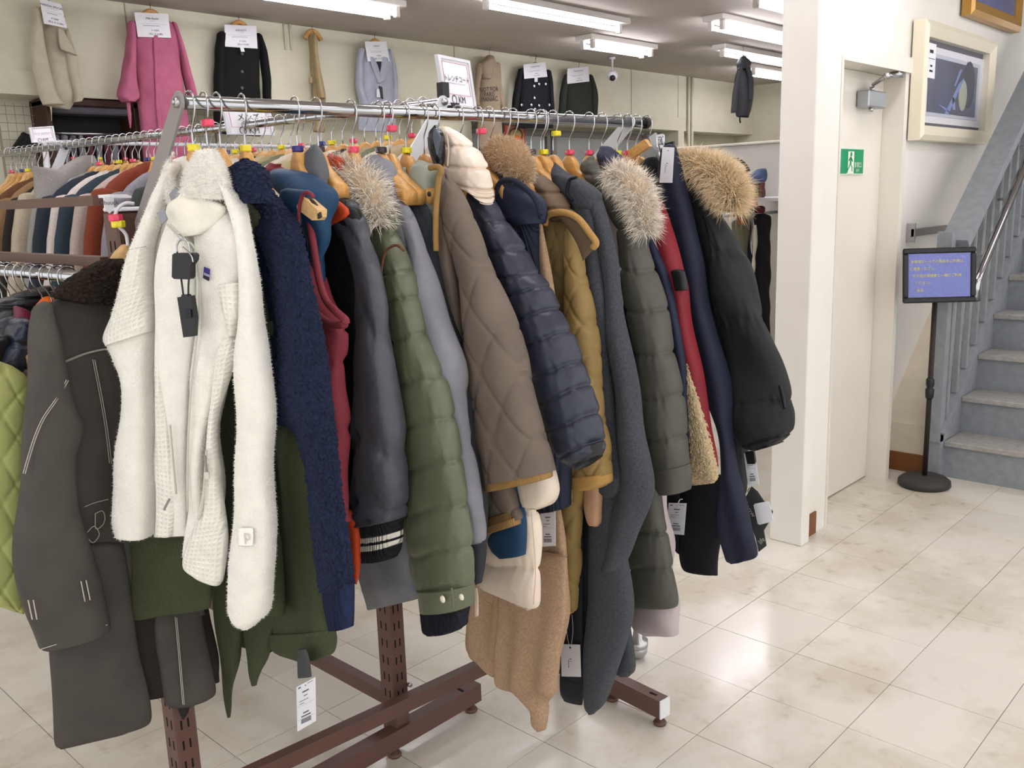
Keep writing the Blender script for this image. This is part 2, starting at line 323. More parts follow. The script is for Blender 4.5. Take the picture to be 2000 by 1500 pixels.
# ================================================================== SETTING
def world_noise_mat(name, base, stain, rough, bumpy=0.0, tile=False, amt=.5):
    m = bpy.data.materials.new(name); m.use_nodes = True; N = m.node_tree.nodes; Lk = m.node_tree.links; b = N['Principled BSDF']
    g = N.new('ShaderNodeNewGeometry')
    def nz(s, d, r=.5):
        n = N.new('ShaderNodeTexNoise'); n.inputs['Scale'].default_value = s; n.inputs['Detail'].default_value = d; n.inputs['Roughness'].default_value = r; Lk.new(g.outputs['Position'], n.inputs['Vector']); return n
    def ramp(s, a, c):
        r = N.new('ShaderNodeMapRange'); r.inputs[1].default_value = a; r.inputs[2].default_value = c; Lk.new(s, r.inputs[0]); return r.outputs[0]
    def mix(f, a, c):
        x = N.new('ShaderNodeMix'); x.data_type = 'RGBA'; Lk.new(f, x.inputs[0])
        for i, v in ((6, a), (7, c)):
            if isinstance(v, str): x.inputs[i].default_value = (*lin(v), 1)
            else: Lk.new(v, x.inputs[i])
        return x.outputs[2]
    def mul(a, v):
        x = N.new('ShaderNodeMath'); x.operation = 'MULTIPLY'; Lk.new(a, x.inputs[0])
        if isinstance(v, float): x.inputs[1].default_value = v
        else: Lk.new(v, x.inputs[1])
        return x.outputs[0]
    n1 = nz(1.6, 5, .62); n2 = nz(14, 4, .6); n3 = nz(48, 2)
    c = mix(mul(ramp(n1.outputs[0], .46, .62), amt), base, stain)
    if tile:
        sp_ = mul(ramp(n2.outputs[0], .56, .72), mul(ramp(n1.outputs[0], .44, .6), .5)); c = mix(sp_, c, '#9c8d6f')
        oi = N.new('ShaderNodeObjectInfo'); hs = N.new('ShaderNodeHueSaturation'); mr = N.new('ShaderNodeMapRange'); mr.inputs[3].default_value = .95; mr.inputs[4].default_value = 1.03
        Lk.new(oi.outputs['Random'], mr.inputs[0]); Lk.new(mr.outputs[0], hs.inputs['Value']); Lk.new(c, hs.inputs['Color']); c = hs.outputs[0]
        rr = N.new('ShaderNodeMapRange'); rr.inputs[1].default_value = .35; rr.inputs[2].default_value = .7; rr.inputs[3].default_value = rough; rr.inputs[4].default_value = rough+.05; Lk.new(n2.outputs[0], rr.inputs[0]); Lk.new(rr.outputs[0], b.inputs['Roughness'])
        bw = nz(11, 1); bp = N.new('ShaderNodeBump'); bp.inputs['Strength'].default_value = bumpy; bp.inputs['Distance'].default_value = .004; Lk.new(bw.outputs[0], bp.inputs['Height']); Lk.new(bp.outputs[0], b.inputs['Normal'])
    else:
        b.inputs['Roughness'].default_value = rough
        if bumpy: bp = N.new('ShaderNodeBump'); bp.inputs['Strength'].default_value = bumpy; bp.inputs['Distance'].default_value = .002; Lk.new(nz(160, 3).outputs[0], bp.inputs['Height']); Lk.new(bp.outputs[0], b.inputs['Normal'])
    Lk.new(c, b.inputs['Base Color']); return m
TILE = world_noise_mat('vinyl_tile', '#dfdbcf', '#cbc3ae', .15, .09, True, .9)
WALLB = world_noise_mat('cream_wall_paint', '#d8d5bf', '#c9c5ad', .75, .05, amt=.6); WALLR = world_noise_mat('ivory_wall_paint', '#e9e6de', '#e2ddd2', .6, .05, amt=.5)
CEIL = world_noise_mat('ceiling_paint', '#b4aca4', '#aba39a', .9, .05, amt=.5); TRIM = world_noise_mat('ivory_gloss_paint', '#e2ddd1', '#d9d3c6', .4, 0, amt=.4)
BASEB = mat('brown_vinyl_baseboard', '#7d4f2c', .5, 'noise', 1, .02, var=.08); STAIR = mat('stair_grey_paint', '#8c9195', .5, 'noise', 2, .2, var=.1); TREAD = mat('stair_tread_worn', '#a19f9a', .6, 'noise', 3, .3, var=.14)
# floor: subfloor slab, single tiles on it
fl = MB().box((-3, -3, -.06), (12.2, 6.6, -.003)).build('floor', TILE); struct(fl)
MB().box((.197, .031, -.0036), (3.54, 3.68, -.0024)).box((3.54, .031, -.0036), (5.37, 1.85, -.0024)).build('joint_bed', mat('tile_joint_dirt', '#6d665a', .8), fl)
tm = MB().bbox((-.1514, -.1514, -.006), (.1514, .1514, 0), .0007).build('tile', TILE, fl)
tmesh = tm.data; bpy.data.objects.remove(tm)
for i in range(-6, 11):
    for j in range(-4, 9):
        x, y = 2.0226+.30466*(i+.5), 1.24774+.30466*(j+.5)
        if y > 3.6 or (x > 3.6 and y > 1.8): continue
        o = bpy.data.objects.new('tile', tmesh); COL.objects.link(o); o.parent = fl; o.location = (x, y, float(rng.uniform(-.0004, .0004))); o.rotation_euler = (float(rng.normal()*.0007), float(rng.normal()*.0007), 0)
struct(MB().box((-3, -3, 2.8), (12.2, 6.6, 2.9)).build('ceiling', CEIL))
# back wall: upper face proud of the recessed lower part
wb = MB().box((-3, 6, 2.2), (11, 6.5, 2.8)).box((-3, 6.25, 0), (11, 6.5, 2.2)).build('wall_back', WALLB); struct(wb)
MB().box((-3, 5.988, 2.2), (9.2, 6, 2.34)).build('lower_band', WALLB, wb)
for x in (2.84, 5.72, 8.3): MB().box((x, 5.996, 2.34), (x+.008, 6.002, 2.8)).build('panel_joint', mat('panel_joint_paint', '#9f9b88', .8), wb)  # panel joints in a darker cream paint
for x in (9.40, 9.47): MB().cyl((x, 5.98, 1.2), (x, 5.98, 2.8), .018, 10).build('conduit_pipe', WALLB, wb, True)
for x in (4.02, 4.07): MB().cyl((x, 5.99, 2.62), (x, 5.99, 2.8), .008, 8).build('conduit_pipe', WALLB, wb, True)
MB().box((9.2, 5.99, 0), (9.32, 6.26, 2.8)).build('column', WALLB, wb); MB().box((5.35, 6.05, 0), (5.95, 6.25, 2.2)).build('column', WALLB, wb)
struct(MB().box((10.93, 1.95, 0), (11.1, 6.5, 2.8)).build('wall_far_right', WALLB))
GLASS = mat('dull_window_glass', '#8f938f', .25, spec=.5); FRAME = mat('grey_window_frame', '#75716b', .5)
for k, (a, b) in enumerate([(6.0, 7.2), (7.25, 9.15)]):
    w = MB().box((a, 6.2, 1.0), (b, 6.25, 1.05)).box((a, 6.2, 2.1), (b, 6.25, 2.16)).box((a, 6.2, 1.05), (a+.05, 6.25, 2.1)).box((b-.05, 6.2, 1.05), (b, 6.25, 2.1)).build('window_%d' % (k+1), FRAME); struct(w)
    for j in range(2): MB().box((a+.05+(b-a-.1)*j/2, 6.215, 1.05), (a+.05+(b-a-.1)*(j+1)/2-.015, 6.235, 2.1)).build('pane', GLASS, w)
# right-hand partition wall with the door
wr = MB().box((3.60, 1.69, 0), (3.80, 1.80, 2.8)).box((3.80, 1.84, 2.04), (12, 1.95, 2.8)).box((4.64, 1.84, 0), (12, 1.95, 2.04)).build('wall_right', WALLR); struct(wr)
MB().bbox((3.505, 1.655, 0), (3.575, 1.805, 2.8), .004).build('end_post', WALLR, wr); MB().box((3.575, 1.675, 0), (3.60, 1.80, 2.8)).build('groove_strip', mat('groove_paint', '#bcb6aa', .6), wr)
fr = MB().box((3.80, 1.686, 0), (3.818, 1.84, 2.03)).box((4.62, 1.735, 0), (4.66, 1.842, 2.03)).box((3.80, 1.72, 2.025), (4.66, 1.842, 2.095)).build('trim_1', TRIM); struct(fr)
dr = MB().bbox((3.816, 1.838, .006), (4.619, 1.875, 2.024), .003).build('door_1', TRIM); struct(dr)
p = onY((1619, 585), 1.836); MB().bbox(p-np.array([.03, .004, .008]), p+np.array([.03, .003, .008]), .002).build('sticker_plate', mat('grey_label', '#8b8b90', .5), dr)
# door closer
dc = thing('door_closer', 'silver grey hydraulic door closer with folding arm at the top of the door', 'door closer', (4.42, 1.82, 1.9))
MB().bbox((4.30, 1.775, 1.86), (4.50, 1.836, 1.935), .006).build('body', mat('closer_silver', '#a7abae', .4, metal=.6), dc)
MB().sweep([(4.40, 1.805, 1.935), (4.40, 1.805, 1.955)], .012, 10).sweep([(4.40, 1.80, 1.965), (4.30, 1.70, 1.985)], .009, 8).build('lower_arm', STEEL, dc, True)
MB().ball((4.30, 1.70, 1.985), .016).sweep([(4.30, 1.70, 1.99), (4.52, 1.74, 2.0)], .008, 8).box((4.50, 1.722, 2.0), (4.57, 1.765, 2.024)).build('upper_arm', STEEL, dc, True)
MB().cyl((4.36, 1.79, 1.84), (4.36, 1.79, 1.86), .010, 10).build('adjusting_screw', STEEL, dc, True)
# exit sign
es = thing('exit_sign', 'green and white running man exit sign on the white door', 'sign', (4.24, 1.835, 1.56))
ex = PY(1.834); q = [ex.at(c) for c in ((1628, 290), (1687, 290), (1685, 339), (1626, 339))]
o_ = np.array([(q[0]+q[2])[0]/2, 1.834, (q[0]+q[2])[2]/2]); ew = .30; eh = .105
MB().bbox(o_-np.array([.165, .003, .062]), o_+np.array([.165, .004, .062]), .002).build('plate', mat('sign_ivory', '#dfe3d6', .5), es)
b_ = MB().box(o_-np.array([.155, .005, .055]), o_+np.array([.155, .0, .055])); b_.build('green_panel', mat('sign_green', '#0f9160', .45), es)
WG = mat('sign_white', '#e8efdc', .5); GR = MATS['sign_green']
def flat(par, name, m, pts, o=o_, y=-.0062): return mob(name, [(o[0]+u, o[1]+y, o[2]+v) for u, v in pts], [list(range(len(pts)))], m, par, False)
flat(es, 'doorway', WG, [(-.02, -.05), (.045, -.05), (.045, .045), (-.02, .045)])
flat(es, 'doorway_shadow', WG, [(-.02, -.05), (-.035, -.055), (.05, -.055), (.045, -.05)])
MB().add([(o_[0]+.012+.011*math.cos(a*.5236), o_[1]-.007, o_[2]+.032+.011*math.sin(a*.5236)) for a in range(12)], [list(range(12))]).build('runner_head', GR, es)
for pts in ([(-.002, .022), (.020, .018), (.016, -.012), (.000, -.010)], [(.016, .018), (.034, .002), (.030, -.003), (.012, .010)], [(.0, .018), (-.018, .004), (-.014, .0), (.004, .010)], [(.002, -.008), (.014, -.012), (.030, -.026), (.028, -.046), (.021, -.046), (.021, -.028)], [(.0, -.008), (.010, -.012), (-.006, -.030), (-.022, -.044), (-.026, -.038), (-.012, -.026)]): flat(es, 'runner_figure', GR, pts, y=-.007)
text(es, '非常口', .028, o_+np.array([.09, -.0058, -.018]), (1, 0, 0), (0, 0, 1), WG); text(es, 'EXIT', .018, o_+np.array([.09, -.0058, -.042]), (1, 0, 0), (0, 0, 1), WG)
# baseboards and sloped infill beside the stair
struct(MB().box((3.60, 1.682, 0), (3.70, 1.692, .10)).build('baseboard_left', BASEB)); struct(MB().box((4.66, 1.83, 0), (4.85, 1.84, .10)).box((4.835, 1.60, 0), (4.85, 1.84, .10)).build('baseboard_right', BASEB))
inf = MB(); inf.add([(4.85, 1.60, 0), (4.85, 1.84, 0), (4.85, 1.60, .26), (4.85, 1.84, .26), (6.4, 1.60, 1.62), (6.4, 1.84, 1.62), (6.4, 1.60, 0), (6.4, 1.84, 0)], [(0, 1, 3, 2), (2, 3, 5, 4), (0, 2, 4, 6), (1, 7, 5, 3), (4, 5, 7, 6), (0, 6, 7, 1)])
struct(inf.build('trim_2', mat('beige_infill', '#d9cfb9', .6, 'noise', 1, 0, var=.04)))
# ------------------------------------------------------------------ stair
stt = thing('staircase', 'grey painted steel staircase with textured treads and picket railing', 'staircase', (4.9, 1.0, 0))
RS, TR, X0 = .195, .232, 4.845
for k in range(10):
    MB().box((X0+TR*k+.02, .2, RS*k), (X0+TR*k+.032, 1.53, RS*(k+1)-.004)).build('riser', STAIR, stt); MB().bbox((X0+TR*k, .2, RS*(k+1)-.028), (X0+TR*(k+1)+.03, 1.53, RS*(k+1)), .004).build('tread', TREAD, stt)
sl = RS/TR
def stringer(y0, y1, name):
    A = [(4.79, 0), (4.97, 0), (7.3, 2.33*sl), (7.3, 2.51*sl+.24), (4.79, .24)]
    MB().add([(x, y0, z) for x, z in A]+[(x, y1, z) for x, z in A], [(4, 3, 2, 1, 0), (5, 6, 7, 8, 9)]+[(i, (i+1) % 5, 5+(i+1) % 5, 5+i) for i in range(5)]).build(name, STAIR, stt)
stringer(1.53, 1.60, 'stringer'); stringer(.13, .20, 'stringer')
MB().bar((4.785, 1.555, .248), (7.3, 1.555, .248+2.515*sl), .09, .016).build('stringer_flange', STAIR, stt)
e0, e1 = onY((1868, 470), 1.54), onY((2010, 175), 1.54); dv = e1-e0; e0 = e0-dv*.02; e1 = e0+dv*2.0
MB().bar(e0, e1, .13, .05).build('cap_rail', STAIR, stt)
c0, c1 = onY((1908, 548), 1.43), onY((2000, 325), 1.43); cd = c1-c0; c1 = c0+cd*2.2
MB().sweep([c0+np.array([0, 0, -.10]), c0+np.array([-.01, 0, -.03]), c0, c0+cd*.06, c1], .021, 14).build('handrail', CHROME, stt, True)
for k in range(4): pt = c0+cd*(.3+.5*k); MB().sweep([pt, pt+np.array([0, .0, -.05]), pt+np.array([0, .08, -.06])], .008, 8).build('handrail_bracket', STEEL, stt, True)
for k in range(15):
    x = 4.86+k*.13; zb = .22+(x-4.74)*sl; tt = (x-e0[0])/(e1-e0)[0]; zt = e0[2]+tt*(e1-e0)[2]-.02; MB().box((x-.018, 1.525, zb), (x+.018, 1.55, zt)).build('picket', STAIR, stt)
MB().box((4.775, 1.53, .2), (4.835, 1.60, 1.27)).build('newel_post', STAIR, stt)
w0 = onY((1785, 455), 1.80); MB().box((w0[0], 1.80, w0[2]-.02), (w0[0]+.55, 1.815, w0[2]+.02)).box((w0[0], 1.795, w0[2]-.05), (w0[0]+.012, 1.84, w0[2]+.05)).build('wall_tie_bar', STEEL, stt)
# ------------------------------------------------------------------ ceiling fluorescents
LAMPM = mat('fluorescent_glow', '#fbf8ff', .5, emit=TUBE); FIXM = mat('fixture_white', '#d9d4ce', .5)
def fixture(x0, x1, y, n, label, z=2.8, grp=None):
    t = thing('ceiling_lamp', label, 'lamp', ((x0+x1)/2, y, z), grp)
    MB().bbox((x0-.06, y-.05-.02*n, z-.045), (x1+.06, y+.05+.02*n, z-.001), .006).build('housing', FIXM, t)
    for k in range(n):
        yy = y+(k-(n-1)/2)*.10
        MB().cyl((x0, yy, z-.085), (x1, yy, z-.085), .016, 12).build('tube', LAMPM, t, True)
        for xx, s in ((x0, -1), (x1, 1)): MB().bbox((xx-.018, yy-.018, z-.11), (xx+.018, yy+.018, z-.04), .004).build('lamp_holder', FIXM, t)
fixture(2.95, 4.15, 4.93, 2, 'bright ceiling lamp cut by the top frame edge, left of the long single tube')
fixture(4.45, 5.87, 4.35, 1, 'long single tube ceiling lamp left of the round security camera')
fixture(6.25, 7.08, 4.95, 2, 'short double tube ceiling lamp just above the round security camera')
fixture(6.38, 7.6, 3.82, 2, 'double tube ceiling lamp cut by the white wall end, above the hanging dark jacket')
fixture(7.65, 8.9, 4.52, 1, 'single tube ceiling lamp directly above the hanging dark jacket')
fixture(9.10, 10.3, 5.05, 2, 'far double tube ceiling lamp right behind the hanging dark jacket')
fixture(5.84, 7.04, 3.2, 1, 'ceiling lamp at the top edge beside the white wall end')
for k, (x, y) in enumerate([(3.5, 3.2), (1.9, 2.25), (1.0, 3.2), (0.2, 4.9), (-1.6, 4.6), (1.2, 1.3), (3.4, 1.3), (-1.0, 1.3), (1.2, -.6), (3.4, -.6), (-1.0, -.6), (5.4, .4), (5.4, -1.6), (3.0, -2.2), (0.6, -2.2), (9.0, 3.2)]):  # unseen lamps, with one added behind the front rail to brighten the end post
    fixture(x, x+1.2, y, 2 if k not in (3, 4) else 1, 'ceiling lamp outside the photograph over the shop floor', grp='ceiling lamps outside the picture')
# ------------------------------------------------------------------ security camera, hanging speaker-like dome
sc = thing('security_camera', 'small white security camera with dark lens hanging from the ceiling', 'camera', onZ((1196, 112), 2.8))
cb = onZ((1196, 112), 2.8); MB().lathe([(.03, 0), (.03, -.015), (.009, -.02), (.009, -.13)], cb, 14).build('stem', WHITEC, sc, True)
MB().ball(cb+np.array([0, 0, -.17]), .052, 10).build('globe', WHITEC, sc, True); vv = (CAM-cb)*np.array([1, 1, 0]); vv /= np.linalg.norm(vv); MB().ball(cb+np.array([0, 0, -.185])+vv*.034+np.array([0, 0, -.008]), .030, 10).build('lens', BLACKP, sc, True)
# ------------------------------------------------------------------ pictures on the right wall
def picture(name, label, pts, Y, fw, fm, inner, depth=.06):
    q = [onY(p, Y) for p in pts]; x0, x1 = (q[0][0]+q[3][0])/2, (q[1][0]+q[2][0])/2; z1, z0 = (q[0][2]+q[1][2])/2, (q[3][2]+q[2][2])/2
    t = thing(name, label, 'picture', ((x0+x1)/2, Y, z0)); yf, yb = Y-depth, Y+.0
    def side(a, b, c, d):  # mitred moulding between outer a-b and inner c-d
        A = [np.array([*p_]) for p_ in (a, b, d, c)]; V = []
        for (dy, ins) in ((0, 0), (-depth, 0), (-depth-.012, .35), (-depth+.01, 1.0), (0, 1.0)):
            V.append([(A[0]*(1-ins)+A[3]*ins)[0], Y+dy, (A[0]*(1-ins)+A[3]*ins)[1]]); V.append([(A[1]*(1-ins)+A[2]*ins)[0], Y+dy, (A[1]*(1-ins)+A[2]*ins)[1]])
        MB().add(V, [(2*i, 2*i+1, (2*i+3) % 10, (2*i+2) % 10) for i in range(5)]+[(0, 2, 4, 6, 8), (1, 9, 7, 5, 3)]).build('frame_side', fm, t)
    O = [(x0, z0), (x1, z0), (x1, z1), (x0, z1)]; I = [(x0+fw, z0+fw), (x1-fw, z0+fw), (x1-fw, z1-fw), (x0+fw, z1-fw)]
    for i in range(4): side(O[i], O[(i+1) % 4], I[i], I[(i+1) % 4])
    inner(t, x0+fw, x1-fw, z0+fw, z1-fw, Y); return t
def art_mat(name, cols, scale, seed):
    m = bpy.data.materials.new(name); m.use_nodes = True; N = m.node_tree.nodes; Lk = m.node_tree.links; tc = N.new('ShaderNodeTexCoord'); n = N.new('ShaderNodeTexNoise'); n.inputs['Scale'].default_value = scale; n.inputs['Detail'].default_value = 5
    mp = N.new('ShaderNodeMapping'); mp.inputs['Location'].default_value = (seed, seed, 0); mp.inputs['Rotation'].default_value = (0, .7, 0); mp.inputs['Scale'].default_value = (1, 1, .35); Lk.new(tc.outputs['Object'], mp.inputs[0]); Lk.new(mp.outputs[0], n.inputs['Vector'])
    r = N.new('ShaderNodeValToRGB'); e = r.color_ramp.elements; e[0].color = (*lin(cols[0]), 1); e[0].position = .3; e[1].color = (*lin(cols[-1]), 1); e[1].position = .75
    for i, c in enumerate(cols[1:-1]): k = e.new(.3+.45*(i+1)/(len(cols)-1)); k.color = (*lin(c), 1)
    Lk.new(n.outputs[0], r.inputs[0]); b = N['Principled BSDF']; Lk.new(r.outputs[0], b.inputs['Base Color']); b.inputs['Roughness'].default_value = .35; return m
GL = mat('picture_glass', '#ffffff', .03, spec=.5, alpha=.05)
MATW = mat('picture_mat_board', '#d9d8dc', .8); MATG = mat('picture_mat_grey', '#b9bfca', .8)
def inner1(t, x0, x1, z0, z1, Y):
    w, h = x1-x0, z1-z0
    MB().box((x0-.01, Y-.012, z0-.01), (x1+.01, Y-.004, z1+.01)).build('backing', mat('picture_backing', '#4a4a58', .7), t)
    MB().box((x0, Y-.02, z0+h*.045), (x1, Y-.012, z1-h*.07)).build('mat_board', MATW, t); MB().box((x0+w*.06, Y-.024, z0+h*.13), (x1-w*.08, Y-.02, z1-h*.15)).build('inner_mat', MATG, t)
    a0, a1, b0, b1 = x0+w*.10, x1-w*.13, z0+h*.17, z1-h*.2
    MB().box((a0, Y-.028, b0), (a1, Y-.024, b1)).build('print', art_mat('night_blue_print', ['#1c2038', '#1f2444', '#26305a', '#2c3a6a'], 3, 2.), t)
    P = PY(Y-.0285); aw, ah = a1-a0, b1-b0
    def ell(cx, cz, rx, rz, m, nm, y): mob(nm, [(a0+aw*cx+rx*math.cos(k*.3927), y, b0+ah*cz+rz*math.sin(k*.3927)) for k in range(16)], [list(range(16))], m, t, False)
    ell(.70, .40, .07, .085, mat('print_pale', '#9aa08e', .6), 'pale_bloom', Y-.0286); ell(.82, .62, .10, .13, mat('print_dark', '#23283c', .6), 'dark_mass', Y-.0284)
    SKY = mat('print_sky_blue', '#6d82b4', .6)
    for pts in ([(.34, 0), (.42, 0), (.72, .75), (.60, .62)], [(.50, .10), (.56, .10), (.53, .32), (.48, .34)], [(.18, .18), (.34, .12), (.45, .04), (.43, .03), (.30, .10)], [(.50, .55), (.53, .55), (.66, .9), (.60, .88)]): mob('light_streak', [(a0+aw*u, Y-.0287, b0+ah*v) for u, v in pts], [list(range(len(pts)))], SKY, t, False)
    MB().box((x0, Y-.047, z0), (x1, Y-.045, z1)).build('glass', GL, t)
    c = np.array([x0+.055, Y-.05, z1-.115]); MB().box(c-np.array([.06, .001, .085]), c+np.array([.06, .001, .085])).build('price_label', WHITEC, t)
    lines(t, c+np.array([0, -.001, 0]), (1, 0, 0), (0, 0, 1), [(-.005, .045, .05, .016), (0, .01, .09, .003), (0, -.025, .03, .01), (0, -.05, .045, .01)], INK)
picture('framed_picture', 'cream framed dark blue print with white mats beside the door', [(1788, 40), (1930, 85), (1908, 277), (1769, 281)], 1.83, .075, mat('cream_frame', '#e3dcc4', .4, spec=.5), inner1)
def inner2(t, x0, x1, z0, z1, Y):
    MB().box((x0-.01, Y-.03, z0-.01), (x1+.01, Y-.004, z1+.01)).build('print', art_mat('purple_print', ['#2b2a63', '#33387a', '#4a4f8f', '#7a8068'], 4, 5.), t)
    MB().box((x0, Y-.04, z0), (x1, Y-.038, z1)).build('glass', GL, t)
    MB().box((x0+.02, Y-.045, z0+.34), (x0+.09, Y-.043, z0+.47)).build('price_label', WHITEC, t)
picture('framed_picture', 'gold and green framed purple print at the top right corner', [(1887, -110), (1990, -75), (1971, 74), (1877, 20)], 1.83, .085, mat('gold_frame', '#b5883e', .35, metal=.35, spec=.5), inner2, .05)
# ------------------------------------------------------------------ floor sign by the stair
sg = thing('notice_stand', 'black floor stand holding a blue printed notice beside the stair', 'sign stand', (4.68, 1.56, 0))
MB().lathe([(.115, 0), (.126, .008), (.124, .03), (.105, .045), (.03, .05), (.02, .055)], (4.655, 1.552, 0), 32).build('base', mat('stand_base_grey', '#3a3836', .55), sg, True)
MB().cyl((4.655, 1.552, .05), (4.655, 1.552, .96), .0125, 14).build('pole', mat('pole_dark_brown', '#2c2220', .45), sg, True); MB().lathe([(.013, 0), (.019, .01), (.021, .05), (.014, .06), (.019, .07), (.02, .1), (.013, .11)], (4.655, 1.552, .45), 14).build('height_collar', BLACKP, sg, True)
hv = np.array([FWD[0], FWD[1], 0]); hv /= np.linalg.norm(hv); a_ = math.radians(-4); nb = np.array([hv[0]*math.cos(a_)-hv[1]*math.sin(a_), hv[0]*math.sin(a_)+hv[1]*math.cos(a_), 0]); xb = np.array([nb[1], -nb[0], 0]); _t = math.radians(8); zb_ = np.array([0, 0, 1.])*math.cos(_t)+nb*math.sin(_t); nb = nb*math.cos(_t)-np.array([0, 0, math.sin(_t)]); bo = np.array([4.655, 1.552, 1.066])-nb*.02
fm = lambda v: bo+xb*v[0]+nb*v[1]+zb_*v[2]
bb = MB().bbox((-.168, -.012, -.128), (.168, .012, .128), .009); bb.v = [fm(v) for v in bb.v]; bb.build('back_panel', BLACKP, sg)
for (a, b) in (((-.172, -.132), (.172, -.105)), ((-.172, .105), (.172, .132)), ((-.172, -.105), (-.145, .105)), ((.145, -.105), (.172, .105))):
    r_ = MB().bbox((a[0], -.02, a[1]), (b[0], -.004, b[1]), .006); r_.v = [fm(v) for v in r_.v]; r_.build('snap_frame', BLACKP, sg)
nm_ = mat('notice_blue', '#3d4aa8', .12, 'nylon', 1.6, 1., spec=.9, coat=1.)
r_ = MB().box((-.146, -.0135, -.106), (.146, -.012, .106)); r_.v = [fm(v) for v in r_.v]; r_.build('notice_sheet', nm_, sg)
YEL = mat('notice_yellow', '#d6cf52', .4)
for i, s_ in enumerate(['お客様お一人での階段のご利用は', 'ご遠慮ください。', 'お子様は保護者と一緒にご利用', 'ください。']): text(sg, s_, .0165, bo+xb*(-.012 if i % 2 == 0 else -.075)-nb*.0137+zb_*(.066-.034*i), xb, zb_, YEL if i != 0 else YEL)
text(sg, '店長', .016, bo+xb*(-.09)-nb*.0137+zb_*(-.072), xb, zb_, YEL)
MB().sweep([bo+xb*.165-zb_*.12, bo+xb*.19-zb_*.125+nb*.05, bo+xb*.21-zb_*.10+nb*.1], .003, 6).build('tether', BLACKP, sg, True)
# ================================================================== RACKS
def post(par, x, y, h, name='post', w=.05, d=.06):
    MB().bbox((x-w/2, y-d/2, .02), (x+w/2, y+d/2, h), .004).build(name, BROWN, par); b = MB()
    for z in np.arange(.12, h-.05, .05):
        for dx in (-.011, .005): b.box((x+dx-.002, y-d/2-.0006, z), (x+dx+.002, y-d/2+.002, z+.022))
        b.box((x-w/2-.0006, y-.014, z), (x-w/2+.002, y-.010, z+.022)); b.box((x-w/2-.0006, y+.006, z), (x-w/2+.002, y+.010, z+.022))
    b.build('slot_row', DARK, par)['kind'] = 'stuff'
def foot(par, p, q, h=.055, pads=((.04), (.5), (.96))):
    p = np.array(p, float); q = np.array(q, float); d = (q-p)/np.linalg.norm(q-p)
    MB().bar((*p, .03+h/2), (*q, .03+h/2), .04, h).build('foot', BROWN, par)
    for e in pads: c = p+(q-p)*e; MB().lathe([(.018, 0), (.02, .006), (.016, .012), (.008, .013), (.008, .032)], (c[0], c[1], 0), 12).build('levelling_pad', BROWN, par, True)
    c = p+(q-p)*.9; MB().box((c[0]-.004, c[1]-.012, .0852), (c[0]+.004, c[1]+.012, .0858)).build('slot', DARK, par); return d
nin = nA; P1, P2, P3 = np.array([.82, 1.842]), np.array([1.43, 1.845]), np.array([2.035, 1.74])
rk = thing('garment_rack', 'brown rack with the long chrome front rail full of coats', 'clothes rack', (P3[0], P3[1], 0))
post(rk, *P1, 1.50); post(rk, *P3, 1.46)
t1 = P1+nin[:2]*.03; t3 = P3+nin[:2]*.03
MB().bar((*t1, .185), (*t3, .185), .03, .04).build('tie_bar', BROWN, rk)
foot(rk, P3, P3+nin[:2]*.40); foot(rk, P1+nin[:2]*.03, P1+nin[:2]*.46)
fe = P3+nin[:2]*.402; MB().bar((*(fe-nin[:2]*.002), .058), (*(fe+nin[:2]*.002), .058), .042, .056).build('end_cap', mat('worn_white_cap', '#dfe0e2', .5), rk)
r0, r1 = A0-dA*.004, A1+dA*.006
MB().cyl(r0, r1, .0125, 20).build('rail', CHROME, rk, True)
for e, s in ((r1, 1),): MB().cyl(e, e+dA*.012, .0145, 18).build('rail_end_cap', mat('dark_rubber', '#2a2626', .5), rk, True)
def arm(par, top, bot, m, w0=.030, w1=.055, th=.005, name='arm', bolt=True, nrm=None):
    top = np.array(top, float); bot = np.array(bot, float); d = (bot-top)/np.linalg.norm(bot-top); n = np.array(nrm if nrm is not None else dA); sd = np.cross(n, d); sd /= np.linalg.norm(sd)
    pts = [top+(-d*math.cos(a)+sd*math.sin(a))*w0*.62 for a in np.linspace(-1.7, 1.7, 9)]; pts = pts+[bot+sd*w1/2, bot-sd*w1/2]
    k = len(pts); V = [q-n*th/2 for q in pts]+[q+n*th/2 for q in pts]; MB().add(V, [list(range(k))[::-1], list(range(k, 2*k))]+[(i, (i+1) % k, k+(i+1) % k, k+i) for i in range(k)]).build(name, m, par)
    if bolt: MB().cyl(top-n*.009, top+n*.004, .0095, 12).cyl(top-n*.012, top-n*.008, .0055, 6).build('bolt', STEEL, par, True)
arm(rk, A0-dA*.008, np.array([*(A0-nin*.335)[:2], 1.40]), GREYP, w1=.062)
arm(rk, A1-dA*.05, np.array([*(A1-dA*.05-nin*.33)[:2], 1.42]), LGREY, w0=.026)
MB().bbox((.80, 1.80, 1.500), (.85, 1.88, 1.508), .002).build('post_cap', WHITEC, rk)
# second rack: rail along Y behind, feet along X
B0, B1 = np.array([1.677, 1.818, 1.75]), np.array([1.396, 4.209, 1.75]); dB = (B1-B0)/np.linalg.norm(B1-B0); nB = np.array([-dB[1], dB[0], 0]) if dB[1] > 0 else None
rk2 = thing('garment_rack', 'brown rack behind whose rear chrome rail is packed with hangers', 'clothes rack', (P2[0], P2[1], 0))
post(rk2, *P2, 1.50); foot(rk2, (1.08, 1.825), (1.722, 1.825)); MB().bar((1.425, 1.86, .155), (1.42, 4.2, .155), .03, .04).build('tie_bar', BROWN, rk2)
post(rk2, 1.36, 4.22, 1.5); foot(rk2, (1.0, 4.22), (1.65, 4.22)); MB().cyl((1.452, 1.80, .2), (1.452, 1.81, .2), .006, 10).build('bolt', STEEL, rk2, True)
MB().cyl(B0, B1, .0125, 16).build('rail', CHROME, rk2, True)
